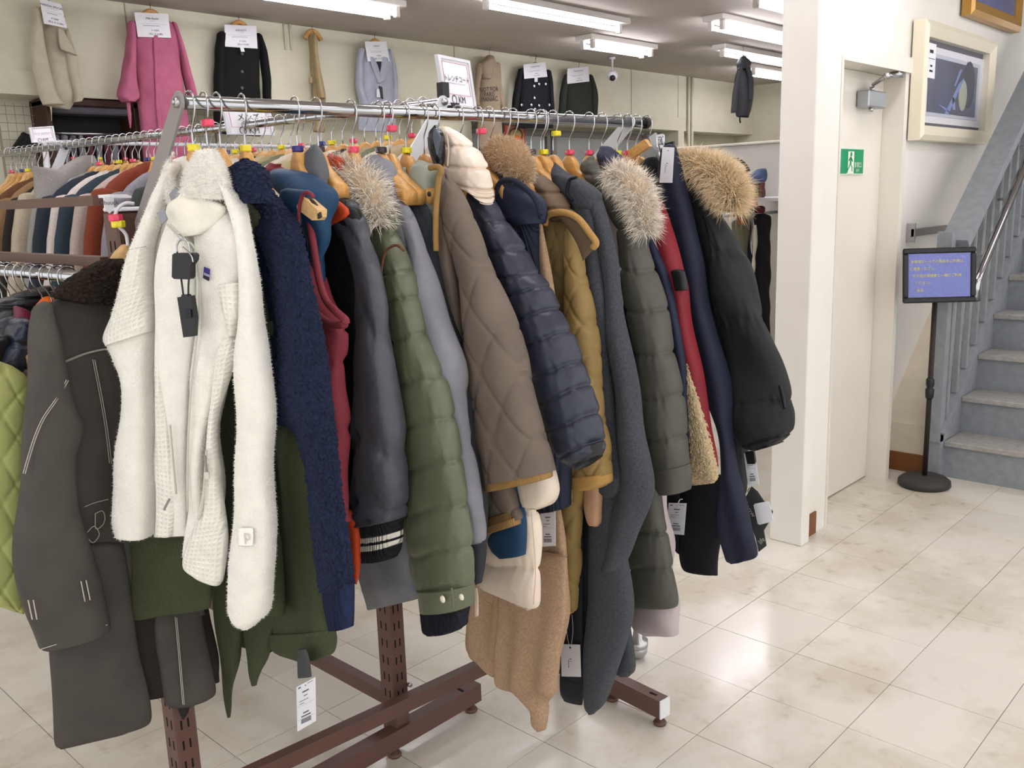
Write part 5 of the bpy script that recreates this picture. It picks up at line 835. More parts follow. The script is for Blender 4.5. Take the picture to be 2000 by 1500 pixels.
wire(g, 'pocket_stitch', STC, a, [(165, 990), (185, 982), (212, 975)], .0008, -.010); wire(g, 'pocket_stitch', STC, a, [(186, 1003), (200, 998), (205, 1012), (200, 1026), (187, 1032), (186, 1003)], .0009, -.010); wire(g, 'pocket_stitch', STC, a, [(170, 1040), (184, 1028), (194, 1044), (182, 1060), (172, 1052)], .0009, -.010)
tube(g, 'hem_tab', BCD, a.sh(.014), [(346, 1374, 372, 1372), (348, 1388, 368, 1388), (354, 1402, 360, 1402)], .006, fold=0, comp=False)
# its white plastic hook and wooden hanger
hk = thing('coat_hanger', 'pale wooden hanger with white wire hook carrying the dark brown coat', 'hanger', a.at((237, 520)))
wire(hk, 'hook', mat('white_wire', '#dcdcde', .4), a, [(262, 398), (246, 397), (232, 405), (225, 420), (226, 432), (232, 442), (246, 458), (250, 480)], .0035, -.02, n=40, nc=8)
b = MB(); 
for q, m_ in (((226, 426), 'r'), ((231, 438), 'y')):
    c = a.at(q, -.02); k = MB().lathe([(.005, -.006), (.0125, -.006), (.0135, -.003), (.0135, .005), (.0125, .007), (.005, .007)], c, 8).build('size_marker', MK[m_], hk)
tube(hk, 'wooden_frame', WOOD2, a.sh(-.01), [(234, 482, 250, 480), (222, 494, 256, 490), (212, 512, 258, 512), (208, 535, 258, 535)], .014, fold=0)
def lgar(name, label, cat, m, Y, parts):
    P = PY(Y); t = thing(name, label, cat, P.at((parts[0][1][0][0], 900)))
    for nm, rows, T, kw in parts: tube(t, nm, m if 'mat' not in kw else kw.pop('mat'), P, rows, T, **kw)
    return t
NP2 = mat('midnight_nylon', '#1d2638', .35, 'nylon', 1.2, .4, spec=.5); BKN = mat('black_nylon', '#1b1c20', .35, 'nylon', 1.2, .4, spec=.5); GYN = mat('slate_nylon', '#3f444c', .4, 'nylon', 1.2, .4); WN = mat('wine_nylon', '#6d2439', .45, 'nylon', 1.2, .3); OG = mat('bright_orange', '#e2661b', .5, 'nylon', 1.2, .3); LM = mat('lime_quilt', '#b4bb74', .55, 'nylon', 1, .3)
lgar('quilted_jacket', 'lime green quilted jacket at the left edge behind the brown coat', 'jacket', LM, 1.95, [('body', [(-60, 700, 52, 740), (-60, 850, 46, 850), (-60, 980, 44, 1000), (-60, 1120, 44, 1120), (-50, 1165, 46, 1180), (-30, 1172, 44, 1197)], .03, dict(mr=150, nc=120, quilt=.055, qd=.0022))])
lgar('puffer_jacket', 'glossy midnight navy puffer jacket at the left edge above the lime jacket', 'jacket', NP2, 2.02, [('sleeve', [(20, 632, 62, 630), (4, 665, 62, 660), (-20, 720, 58, 710), (-40, 790, 40, 770), (-50, 840, 28, 840), (-50, 870, 10, 870)], .045, dict(seams=[0, 1.1, 2.2, 3.4, 5], puff=.010)), ('body', [(-80, 680, 20, 660), (-90, 800, 20, 800), (-90, 1000, 20, 1000)], .03, dict(mat=BKN))])
lgar('puffer_jacket', 'slate grey puffer jacket just above the midnight navy puffer', 'jacket', GYN, 2.10, [('sleeve', [(-20, 640, 50, 625), (-40, 690, 30, 670), (-60, 760, 10, 750)], .04, dict(seams=[0, 1, 2], puff=.008)), ('body', [(-90, 660, 40, 650), (-90, 800, 60, 800), (-90, 1000, 60, 1000)], .03, dict(mat=BKN))])
lgar('wine_jacket', 'wine red jacket peeking out between dark puffers at the left', 'jacket', WN, 2.07, [('collar', [(30, 600, 50, 606), (32, 615, 64, 614), (32, 630, 62, 628), (40, 637, 56, 636)], .02, dict(fold=.004))])
lgar('orange_jacket', 'bright orange jacket peeking out above the brown coat shoulder', 'jacket', OG, 2.05, [('collar', [(78, 586, 104, 584), (66, 600, 104, 596), (66, 612, 96, 610)], .02, dict(fold=.003))])
lgar('puffer_jacket', 'black puffer jacket with thick collar below the left chrome rail', 'jacket', BKN, 2.16, [('collar', [(60, 566, 108, 564), (10, 580, 108, 580), (-20, 600, 90, 600), (-40, 640, 50, 620)], .05, dict(seams=[0, 1, 2, 3], puff=.010)), ('body', [(-90, 640, 80, 620), (-90, 800, 100, 800), (-90, 1000, 100, 1000)], .03, {})])
# ================================================================== generic coat for packed rails
def coat_meshes():
    out = []
    def q(rows, yo): return [np.array([r[0], yo, r[1]]) for r in rows], [np.array([r[2], yo, r[3]]) for r in rows]
    n = np.array([0, 1., 0])
    def add(nm, rows, T, yo=0, **k):
        L, R = q(rows, yo); V, F_, uv = tube3(L, R, n, T, comp=False, mr=k.pop('mr', 16), nc=k.pop('nc', 14), **k); o = mob(nm, V, F_, WOOD, None, True, uv); out.append((nm, o.data)); bpy.data.objects.remove(o)
    add('body', [(-.05, -.112, .05, -.112), (-.11, -.135, .11, -.135), (-.165, -.18, .165, -.18), (-.19, -.24, .19, -.24), (-.19, -.55, .19, -.55), (-.20, -.92, .20, -.92)], .022, fold=.006)
    add('sleeve', [(-.21, -.19, -.13, -.20), (-.245, -.27, -.15, -.30), (-.285, -.45, -.185, -.47), (-.315, -.62, -.215, -.63), (-.33, -.78, -.24, -.78)], .026, -.004, fold=.004); add('sleeve', [(.13, -.20, .21, -.19), (.15, -.30, .245, -.27), (.185, -.47, .285, -.45), (.215, -.63, .315, -.62), (.24, -.78, .33, -.78)], .026, -.004, fold=.004)
    add('collar', [(-.045, -.112, .045, -.112), (-.075, -.135, .075, -.135), (-.085, -.17, .085, -.17)], .028, -.01, fold=.002, mr=8)
    return out
COAT = coat_meshes()
def coat(P, ang, m, label, group=None, sc=1., name='coat'):
    t = thing(name, label, 'coat', P, group, ang); t.scale = (sc, 1, sc)
    for nm, me in COAT: child(nm, me, t, m)
    return t
def wm(n_, c_, kind='wool'): return mat(n_, c_, .9, kind, 1, .35)
cols = [('dark_forest', '#3c433d', 'dark forest green'), ('lavender_grey', '#8b8891', 'lavender grey'), ('rust_red', '#7d3a26', 'rust red'), ('rose_beige', '#b5a49c', 'rose beige'), ('teal_navy', '#2f3d45', 'teal navy'), ('shell_white', '#cfc5c0', 'shell white'), ('ink_navy', '#2b323c', 'ink navy'), ('stone_grey', '#96938f', 'stone grey'), ('oatmeal', '#b7ab95', 'oatmeal'), ('soot_black', '#26231f', 'soot black'), ('fawn_brown', '#8d6d4d', 'fawn brown'), ('chestnut', '#5f4028', 'chestnut brown')]
angB = math.atan2(dB[0], -dB[1])+math.pi*0
angB = math.atan2(*(lambda v: (v[1], v[0]))(np.array([dB[1], -dB[0], 0])))
sB = lambda px: float(((onP((px, pj(B0+(B1-B0)*.5)[1]), B0, np.array([dB[1], -dB[0], 0]))-B0)@dB))
def sB(px, du=-.20, dz=-.24):
    lo, hi = 0., 2.6; sx = np.array([dB[1], -dB[0], 0])
    for _ in range(40):
        m_ = (lo+hi)/2
        if pj(B0+dB*m_+sx*du+np.array([0, 0, dz]))[0] > px: lo = m_
        else: hi = m_
    return lo
where = ['left of the grey slanted arm', 'left of the forest green coat', 'left of the lavender grey coat', 'beside the rust coat', 'between pale coats', 'left of the teal navy coat', 'under the big stone grey collar', 'with big upturned collar', 'above the left cross bar', 'left of the oatmeal coat', 'at the left edge', 'at the far left edge']
used = []
for k, px in enumerate([268, 232, 196, 168, 142, 120, 96, 84, 52, 34, 12, -10]):
    s_ = sB(px); P = B0+dB*s_; used.append(s_); nm, hx_, ds = cols[k]
    t = coat(P+np.array([0, 0, .015 if k in (2, 8) else 0]), angB+float(rng.normal()*.03), wm(nm+'_wool', hx_), '%s wool coat on the rear rail, %s' % (ds, where[k]), 'coats on the rear rail', 1.04 if k != 0 else .98)
    if k == 7:
        bc = PY(P[1]); tube(t, 'upturned_collar', wm('stone_grey_wool', '#96938f'), bc, [(58, 325, 64, 322), (62, 345, 120, 332), (64, 372, 130, 345), (66, 400, 124, 360), (70, 420, 100, 400)], .02, label='big upturned grey collar')
        tube(t, 'upturned_collar', wm('stone_grey_wool', '#96938f'), bc.sh(.03), [(150, 308, 186, 306), (120, 325, 190, 318), (100, 345, 180, 340), (110, 365, 150, 360)], .024)
for k in range(52):
    s_ = .06+k*.0445; P = B0+dB*s_; mk = [None, 'r', None, 'y', None, None, 'r', None, 'y', 'n'][k % 10]
    hanger(P, angB+float(rng.normal()*.09), ('wooden' if k % 3 else 'pale wooden')+' coat hanger packed on the rear chrome rail '+MKD[mk], mk, False, 'hangers packed on the rear rail', WOOD2 if k % 3 == 0 else None)
    if s_ < min(used)-.05:
        nm, hx_, ds = [('bone_trench', '#c6bfae', 'bone'), ('khaki_trench', '#a3946f', 'khaki'), ('sand_trench', '#b8a98a', 'sand'), ('black_trench', '#25242a', 'black'), ('camo_trench', '#6d7058', 'faded olive')][[0, 1, 2, 0, 4, 1, 2, 3, 0][k % 9]]
        coat(P-np.array([0, .012, 0]), angB, wm(nm, hx_, 'twill'), '%s trench coat packed on the rear rail behind the front rail' % ds, 'trench coats on the rear rail')
# ------------------------------------------------------------------ hooks on the low left rail
for k in range(14):
    y = 1.93+k*.05; 
    hanger(np.array([.734, y, 1.375]), math.pi+float(rng.normal()*.1), ('pale' if k % 2 else 'honey')+' wooden coat hanger on the low left chrome rail '+MKD[[None, 'r', 'y', None][k % 4]], [None, 'r', 'y', None][k % 4], False, 'hangers on the low left rail', WOOD2 if k % 2 else None)
# ------------------------------------------------------------------ thin white rail further back
r4 = thing('garment_rack', 'thin white rail rack at the back wall with dark clothes', 'clothes rack', (2.4, 4.75, 0)); wht = mat('white_tube', '#dcdce0', .4)
MB().cyl((1.75, 4.75, 1.84), (3.6, 4.75, 1.84), .010, 12).build('rail', wht, r4, True)
for x in (1.78, 3.57): MB().cyl((x, 4.75, 0), (x, 4.75, 1.86), .014, 12).build('post', wht, r4, True); MB().bar((x, 4.5, .02), (x, 5.0, .02), .03, .03).build('foot', wht, r4)
DKC = [('coal_cloth', '#1d1b1d'), ('plum_dark', '#2f2228'), ('peat_brown', '#3b2a22')]
for k in range(26):
    P = np.array([1.84+k*.066, 4.75, 1.84]); hanger(P, math.pi/2+float(rng.normal()*.15), ('honey' if k % 2 else 'pale')+' wooden coat hanger on the thin white back rail '+MKD[[None, 'r', None, 'y'][k % 4]], [None, 'r', None, 'y'][k % 4], False, 'hangers on the white back rail', WOOD if k % 2 else WOOD2)
    if k % 2 == 0: coat(P, math.pi/2, wm(DKC[k//2 % 3][0], DKC[k//2 % 3][1]), '%s coat on the thin white back rail' % ['coal black', 'dark plum', 'peat brown'][k//2 % 3], 'dark coats on the white back rail')
# ================================================================== CLOTHES HUNG ON THE BACK WALL
def card(label, pts, Y, lines_, n=0):
    P = PY(Y); q = [P.at(p) for p in pts]; t = thing('price_card', label, 'price card', sum(q)/4, 'price cards on the back wall'); xd = q[1]-q[0]; w_ = np.linalg.norm(xd); xd /= w_; yd = q[0]-q[3]; h_ = np.linalg.norm(yd); yd = yd/h_
    nn = np.cross(xd, yd); V = [a_+nn*s_*.0015 for s_ in (-1, 1) for a_ in q]; mob('sheet', V, [(3, 2, 1, 0), (4, 5, 6, 7)]+[(i, (i+1) % 4, 4+(i+1) % 4, 4+i) for i in range(4)], WHITEC, t, False); c = sum(q)/4
    text(t, lines_[0], h_*.125, c+yd*h_*.27, xd, yd, INK, lift=.003)
    text(t, lines_[1], h_*.06, c+yd*h_*.17, xd, yd, INKL, lift=.003); lines(t, c, xd, yd, [(0, .05*h_, .86*w_, .006*h_), (-.05*w_, -.03*h_, .5*w_, .02*h_)], INKL, lift=.003)
    text(t, lines_[2], h_*.10, c-yd*h_*.22+xd*.04*w_, xd, yd, INK, lift=.003); text(t, lines_[3], h_*.10, c-yd*h_*.37+xd*.05*w_, xd, yd, INK, lift=.003); return t
def wgar(name, label, cat, m, parts, Y=5.92, hook=None, hang=True):
    P = PY(Y); c = P.at((sum(parts[0][1][0][::2])/2, parts[0][1][0][1])); t = thing(name, label, cat, (c[0], Y, c[2]-.8))
    for nm, rows, T, off, kw in parts: tube(t, nm, kw.pop('mat', m), P.sh(off), rows, T, **kw)
    if hook:
        h = thing('coat_hanger', 'wooden hanger on the back wall holding the '+label.split(' hung')[0].split(' hanging')[0], 'hanger', P.at(hook)); q = P.at(hook); MB().sweep(cr([q+np.array([0, .06, .055]), q+np.array([-.01, .03, .075]), q+np.array([.012, 0, .065]), q+np.array([.0, 0, .03]), q], 16)[0], .003, 6).build('hook', CHROME, h, True)
        b = MB().sweep(cr([q+np.array([-.07, 0, -.07]), q+np.array([-.04, 0, -.03]), q+np.array([0, 0, -.012]), q+np.array([.04, 0, -.03]), q+np.array([.07, 0, -.07])], 18)[0], .017, 8).build('wooden_frame', WOOD, h, True)
    return t
TR_ = mat('stone_trench_cloth', '#b9b19c', .75, 'twill', 1, .3); PK = mat('raspberry_cloth', '#b5637f', .8, 'twill', 1, .3); BK = mat('black_cardigan', '#141414', .95, 'wool', .6, .4); TC = mat('tan_trench_cloth', '#a08d69', .75, 'twill', 1, .3); PBL = mat('powder_blue', '#a7acb9', .8, 'twill', 1, .3); BH = mat('beige_sweat', '#a89680', .9, 'fleece', 1, .3); BKD = mat('blue_black_denim', '#15151d', .8, 'twill', 1, .3); DG = mat('bottle_green_fleece', '#2b302a', .95, 'fleece', 1, .4); SLV = mat('shadow_lining', '#3f3742', .8)
wgar('trench_coat', 'stone coloured trench coat hung on the back wall at the far left', 'coat', TR_, [('body', [(88, 30, 124, 40), (80, 62, 138, 70), (82, 105, 140, 112), (88, 150, 146, 155), (92, 190, 150, 192), (94, 206, 140, 214)], .06, 0, dict(pleat=(.012, 24.))), ('sleeve', [(66, 15, 78, 20), (60, 60, 84, 64), (60, 110, 92, 112), (68, 150, 102, 150), (76, 185, 112, 186), (84, 204, 126, 204)], .05, -.09, {}), ('sleeve', [(120, 60, 136, 66), (124, 110, 148, 110), (132, 150, 156, 150), (140, 185, 163, 188), (140, 200, 160, 198)], .04, -.03, {}), ('lapel', [(112, 56, 124, 60), (114, 80, 140, 88), (118, 96, 150, 108)], .012, -.09, {}), ('belt', [(97, 208, 101, 208), (99, 222, 102, 222), (100, 235, 102, 236)], .006, -.09, dict(comp=False))], hook=(96, 8))
wgar('shirt_dress', 'raspberry pink shirt coat with loose sleeves hung on the back wall', 'coat', PK, [('body', [(264, 40, 334, 46), (255, 62, 345, 70), (262, 130, 352, 136), (268, 200, 360, 206), (276, 260, 368, 266), (282, 330, 374, 335), (286, 420, 380, 426)], .06, 0, dict(mr=60, nc=48, pleat=(.012, 34.))), ('sleeve', [(248, 42, 264, 50), (246, 80, 266, 86), (240, 120, 266, 124), (232, 165, 268, 168), (229, 186, 271, 190), (238, 198, 264, 200)], .06, -.06, {}), ('sleeve', [(334, 44, 346, 50), (344, 80, 358, 86), (352, 125, 370, 128), (362, 170, 381, 172), (368, 192, 384, 190)], .05, -.03, {}), ('placket', [(300, 70, 308, 70), (301, 120, 309, 120), (304, 200, 312, 200), (310, 280, 318, 280)], .008, -.068, dict(comp=False)), ('sash', [(247, 198, 254, 198), (250, 225, 256, 225), (253, 250, 256, 250)], .008, -.06, dict(comp=False))], hook=(294, 18))
card('white price card headed Mille Buzzie on the pink coat', [(262, 24), (328, 27), (334, 74), (269, 72)], 5.85, ['Mille Buzzie', 'ミルブジー', '¥ 14,800', '(税込 ¥ 16,280)'])
t = wgar('cardigan', 'black button cardigan hung on the back wall above the rear rail', 'cardigan', BK, [('body', [(440, 60, 498, 64), (428, 80, 506, 86), (426, 130, 506, 136), (424, 200, 508, 206), (424, 260, 510, 266)], .05, 0, {}), ('sleeve', [(424, 66, 440, 66), (420, 100, 438, 100), (418, 150, 436, 150), (417, 200, 434, 200), (417, 250, 434, 250)], .05, -.02, {}), ('sleeve', [(500, 66, 512, 72), (506, 100, 522, 106), (512, 150, 528, 152), (514, 200, 530, 200), (514, 250, 530, 250)], .05, -.02, {})], hook=(467, 40))
for y in (105, 140, 172): button(t, PY(5.92), (473, y), .012, mat('button_grey', '#4a4a48', .5), -.055)
card('white price card headed HARVESTY on the black cardigan', [(438, 48), (500, 51), (503, 95), (440, 91)], 5.865, ['HARVESTY', 'ハーベスティ', '¥ 12,800', '(税込 ¥ 14,080)']); price_tag(t, PY(5.82), [(469, 93), (476, 93), (478, 101), (471, 101)], 0, 0, 'small_tag')
wgar('trench_coat', 'tan trench coat hanging side on against the back wall', 'coat', TC, [('body', [(604, 60, 613, 62), (603, 78, 618, 80), (605, 105, 621, 108), (606, 135, 626, 138), (609, 165, 631, 168), (611, 188, 635, 194), (612, 230, 634, 235), (612, 256, 634, 258)], .07, 0, {}), ('sleeve', [(610, 66, 618, 70), (612, 110, 622, 112), (616, 150, 628, 152), (622, 190, 635, 193)], .03, -.07, {}), ('cuff_strap', [(603, 152, 610, 152), (603, 162, 610, 162)], .02, -.05, {})], hook=(610, 57))
t = wgar('blazer', 'powder blue tailored blazer hung on the back wall', 'jacket', PBL, [('body', [(712, 94, 756, 97), (702, 112, 766, 116), (703, 150, 768, 154), (700, 200, 770, 204), (700, 255, 774, 258)], .05, 0, {}), ('sleeve', [(700, 96, 712, 98), (695, 130, 708, 132), (696, 170, 710, 172), (702, 202, 718, 204), (706, 212, 718, 212)], .045, -.03, {}), ('sleeve', [(758, 97, 766, 100), (764, 130, 774, 132), (766, 170, 777, 172), (766, 204, 777, 206)], .045, -.03, {}), ('lapel', [(722, 112, 732, 114), (726, 130, 740, 134), (734, 150, 742, 152), (738, 162, 742, 162)], .012, -.058, dict(comp=False)), ('lapel', [(745, 112, 758, 114), (744, 130, 760, 134), (740, 150, 752, 154), (740, 160, 744, 162)], .012, -.058, dict(comp=False)), ('inner_shirt', [(732, 118, 744, 118), (736, 132, 743, 132), (739, 144, 742, 144)], .008, -.052, dict(comp=False, mat=mat('inner_navy', '#262634', .8)))], hook=(732, 76))
price_tag(t, PY(5.84), [(736, 174), (744, 173), (744, 190), (736, 190)], 0, 0); poly(t, 'security_tag', BLACKP, PY(5.84), [(740, 168), (746, 170), (748, 194), (743, 190)], .01)
card('white price card headed CINOH on the powder blue blazer', [(712, 81), (754, 81), (761, 120), (718, 120)], 5.86, ['CINOH', 'チノ', '¥ 9,800', '(税込 ¥ 10,780)'])
t = wgar('hoodie', 'beige hooded sweatshirt with black lettering hung on the back wall', 'hoodie', BH, [('body', [(942, 120, 968, 122), (938, 140, 974, 142), (936, 175, 978, 178), (936, 215, 976, 218), (934, 255, 980, 258), (934, 290, 984, 292)], .06, 0, {}), ('sleeve', [(934, 125, 944, 126), (930, 160, 938, 162), (927, 190, 936, 192), (930, 205, 937, 205)], .045, -.03, {}), ('sleeve', [(966, 124, 976, 126), (968, 160, 980, 160), (970, 190, 984, 190), (978, 216, 988, 216)], .045, -.03, {}), ('hood', [(948, 112, 964, 112), (938, 124, 966, 124), (938, 140, 962, 142), (944, 153, 958, 154)], .05, -.05, {})], hook=(956, 108))
for i, s_ in enumerate(['NOT FOR', 'PARIS', 'MANIAC']): text(t, s_, .055, PY(5.855).at((955+i*.6, 175+i*9.5)), (.995, 0, .1), (-.1, 0, .995), INK)
t = wgar('snap_jacket', 'blue black jacket with silver snaps hung on the back wall', 'jacket', BKD, [('body', [(1018, 134, 1068, 138), (1014, 152, 1072, 156), (1014, 190, 1074, 194), (1010, 226, 1078, 230), (1008, 250, 1080, 250)], .05, 0, {}), ('sleeve', [(1012, 136, 1022, 136), (1006, 165, 1018, 165), (1000, 200, 1014, 200), (998, 230, 1010, 230)], .045, -.03, {}), ('sleeve', [(1066, 138, 1076, 140), (1070, 165, 1080, 165), (1072, 200, 1082, 200), (1074, 230, 1084, 230)], .045, -.03, {})], hook=(1046, 122))
for p in ((1053, 164), (1066, 164), (1043.5, 168), (1044, 191), (1019, 205), (1038, 205), (1053, 206), (1073, 205), (1045, 213)): button(t, PY(5.92), p, .014, mat('snap_silver', '#cfd0d4', .25, metal=.8), -.06, 'snap')
price_tag(t, PY(5.85), [(1044, 152), (1050, 152), (1050, 160), (1044, 160)], 0, 0, 'small_tag')
card('tilted white price card headed THE NORTH FACE on the blue black jacket', [(1022, 126), (1065, 121), (1069, 150), (1024, 154)], 5.865, ['THE NORTH FACE', 'ザノースフェイス', '¥ 9,800', '(税込 ¥ 10,780)'])
wgar('fleece_jacket', 'bottle green fleece jacket hung on the back wall', 'jacket', DG, [('body', [(1112, 144, 1150, 147), (1106, 162, 1154, 164), (1106, 200, 1156, 203), (1104, 240, 1156, 243)], .05, 0, {}), ('sleeve', [(1102, 146, 1112, 148), (1096, 170, 1108, 172), (1092, 200, 1106, 202), (1090, 235, 1104, 236)], .045, -.03, {}), ('sleeve', [(1150, 146, 1158, 150), (1154, 170, 1165, 174), (1154, 200, 1168, 200), (1156, 235, 1166, 235)], .045, -.03, {})], hook=(1131, 132))
card('white price card headed THE NORTH FACE on the bottle green fleece', [(1108, 134), (1149, 130), (1151, 159), (1108, 164)], 5.865, ['THE NORTH FACE', 'ザノースフェイス', '¥ 9,800', '(税込 ¥ 10,780)'])
card('tilted grey white price card on the stone trench coat', [(77, -3), (119, 8), (131, 55), (86, 46)], 5.77, ['MAISON SPECIAL', 'メゾンスペシャル', '¥ 9,800', '(税込 ¥ 10,780)'])
# jacket hanging from the ceiling
DJ = mat('graphite_jacket', '#34353a', .6, 'nylon', 1, .4); P = PY(4.45); g = thing('hooded_jacket', 'graphite hooded jacket hanging from the ceiling near the white wall end', 'jacket', P.at((1452, 230)))
tube(g, 'body', DJ, P, [(1442, 130, 1464, 130), (1438, 150, 1468, 150), (1438, 180, 1471, 180), (1440, 210, 1469, 212), (1442, 226, 1464, 230)], .09, pleat=(.015, 30.)); tube(g, 'hood', DJ, P.sh(-.03), [(1446, 112, 1458, 112), (1439, 122, 1466, 122), (1440, 134, 1464, 134)], .09); tube(g, 'sleeve', DJ, P.sh(-.1), [(1440, 134, 1450, 134), (1434, 160, 1444, 160), (1430, 190, 1440, 190), (1428, 220, 1438, 220)], .05); tube(g, 'sleeve', DJ, P.sh(-.08), [(1456, 132, 1466, 134), (1462, 160, 1472, 160), (1462, 195, 1470, 195)], .05); wire(g, 'drawcord', BLACKP, P, [(1445, 228), (1445, 234), (1446, 240)], .008, -.02)
q = P.at((1451, 113)); MB().sweep([q, np.array([q[0], q[1], 2.8])], .004, 6).build('hanging_wire', STEEL, g, True)
# ------------------------------------------------------------------ sign holders on the rails
def sign_holder(label, pl, pts, body, big, logo, grp=None):
    q = [pl.at(p) for p in pts]; t = thing('sign_holder', label, 'sign', (q[2]+q[3])/2); xd = q[1]-q[0]; w_ = np.linalg.norm(xd); xd /= w_; yd = q[0]-q[3]; h_ = np.linalg.norm(yd); yd /= h_; c = sum(q)/4; nn = np.cross(xd, yd)
    def rect(u0, u1, v0, v1, d0, d1): return [c+xd*u*w_+yd*v*h_+nn*d for d in (d0, d1) for u, v in ((u0, v0), (u1, v0), (u1, v1), (u0, v1))]
    FA = [(3, 2, 1, 0), (4, 5, 6, 7)]+[(i, (i+1) % 4, 4+(i+1) % 4, 4+i) for i in range(4)]
    acr = mat('clear_acrylic', '#eef0f6', .08, spec=.5, alpha=.35)
    for r_ in ((-.5, .5, .44, .5), (-.5, .5, -.5, -.46), (-.5, -.43, -.46, .44), (.43, .5, -.46, .44)): mob('acrylic_rim', rect(*r_, -.006, .006), FA, mat('milky_acrylic', '#d7d8df', .15, spec=.5), t, False)
    mob('paper', rect(-.43, .43, -.46, .44, -.002, .002), FA, WHITEC, t, False)
    b = MB()
    for r_ in ((-.39, .39, .385, .392), (-.39, .39, -.26, -.252), (-.39, -.382, -.26, .392), (.382, .39, -.26, .392)): b.add(rect(*r_, .0025, .003), FA)
    b.build('red_border', REDL, t); text(t, body, w_*big, c+yd*h_*.06, xd, yd, INK, lift=.0035); lines(t, c, xd, yd, [(0, -.03*h_, .5*w_, .008*h_)], INKL, lift=.0035)
    text(t, logo, w_*.16, c-yd*h_*.36+xd*w_*.07, xd, yd, INK, lift=.0035)
    th = np.linspace(0, 6.283, 17)[:-1]; MB().add([c-yd*h_*.36-xd*w_*.17+(xd*math.cos(x)+yd*math.sin(x))*w_*r_+nn*.0035 for r_ in (.075, .06) for x in th], [(i, (i+1) % 16, 16+(i+1) % 16, 16+i) for i in range(16)]).build('logo_ring', INK, t)
    return t, c, xd, yd, w_, h_, nn
t, c, xd, yd, w_, h_, nn = sign_holder('clear stand sign with red border reading trench coat in Japanese', Pl((1.72, 1.90, 1.8), (-.25, .97, 0)), [(852, 106), (915, 119), (927, 213), (868, 205)], 'トレンチコート', .115, 'KM')
MB().cyl(c-yd*h_*.5, c-yd*h_*.5-np.array([0, 0, .03]), .006, 8).build('stem', CHROME, t, True); b = MB().box(-np.array([.012, .012, .02]), np.array([.012, .012, .02])); b.v = [list(np.array(v)+c-xd*w_*.46-yd*h_*.2) for v in b.v]; b.build('clamp', BLACKP, t); b = MB().box(-np.array([.014, .014, .010]), np.array([.014, .014, .010])); b.v = [list(np.array(v)+c-xd*w_*.25-yd*h_*.52) for v in b.v]; b.build('clamp', BLACKP, t)
lo = [k/400 for k in range(1000) if pj(B0+dB*(k/400))[0] < 478][0]; bq = B0+dB*lo
sign_holder('white stand sign behind the front rail above the rear hangers', Pl(bq, (.1, .99, 0)), [(434, 200), (527, 204), (530, 268), (447, 262)], 'メンズ', .16, 'KM')
t = bpy.data.objects['sign_holder.001']; q = np.array(t.location); MB().cyl(q+np.array([0, .012, .02]), (bq[0], bq[1]+.02, 1.745), .006, 8).build('stem', CHROME, t, True)
t, c, xd, yd, w_, h_, nn = sign_holder('small white tilted sign on the rear rail at far left', Pl((1.45, 4.0, 1.8), (0, 1, 0)), [(57, 249), (104, 246), (107, 276), (63, 279)], 'コート ジャケット', .085, 'KM')
# ------------------------------------------------------------------ left back wall: grids, striped rack, bag, sign board
def grid_panel(label, x0, x1, z0, z1, Y=6.18):
    t = thing('wire_grid', label, 'wire grid', ((x0+x1)/2, Y, z0)); m_ = mat('grid_wire', '#8f8878', .5); b = MB()
    for x in np.arange(x0, x1+.001, .05): b.cyl((x, Y, z0), (x, Y, z1), .0016, 4)
    for z in np.arange(z0, z1+.001, .05): b.cyl((x0, Y-.004, z), (x1, Y-.004, z), .0016, 4)
    b.build('wires', m_, t, kind='stuff'); [MB().bar((x, Y, z0), (x, Y, z1), .012, .012, (0, 1, 0)).build('edge_wire', m_, t) for x in (x0, x1)]; return t
q0, q1 = onY((-10, 205), 6.2), onY((80, 275), 6.2); grid_panel('beige wire grid panel at the far left of the back wall', q0[0], q1[0], 1.6, 2.17)
q0, q1 = onY((246, 205), 6.2), onY((420, 275), 6.2); grid_panel('beige wire grid panel behind the pink coat', q0[0], q1[0], 1.5, 2.17)
t = thing('wall_cabinet', 'dark brown framed cabinet filled with grey and wine trousers on the back wall', 'cabinet', (2.3, 6.1, 1.2)); q0, q1 = onY((82, 215), 6.1), onY((245, 215), 6.1); DBR = mat('dark_brown_wood', '#3b251c', .6, 'noise', 1, 0, var=.1)
for x in (q0[0]-.02, q1[0]+.0): MB().bbox((x, 5.98, 1.0), (x+.03, 6.24, 2.18), .004).build('side_panel', DBR, t)
MB().bbox((q0[0]-.02, 5.98, 2.15), (q1[0]+.03, 6.24, 2.19), .004).build('top_panel', DBR, t); MB().box((q0[0], 6.20, 1.0), (q1[0], 6.24, 2.15)).build('back_panel', mat('cabinet_dark', '#2a2729', .8), t); za, zb2 = onY((160, 222), 6.0)[2], onY((160, 207), 6.0)[2]; MB().bbox((q0[0]+.01, 6.0, za), (q1[0], 6.18, zb2), .01).build('grey_valance', mat('valance_grey', '#55535a', .8, 'noise', 1, .1, var=.1), t); MB().bbox((q0[0]-.02, 5.98, 1.0), (q1[0]+.03, 6.24, 1.03), .004).build('bottom_panel', DBR, t)
MB().cyl((q0[0], 6.08, 1.99), (q1[0], 6.08, 1.99), .01, 10).build('rail', STEEL, t, True)
tw = q1[0]-q0[0]
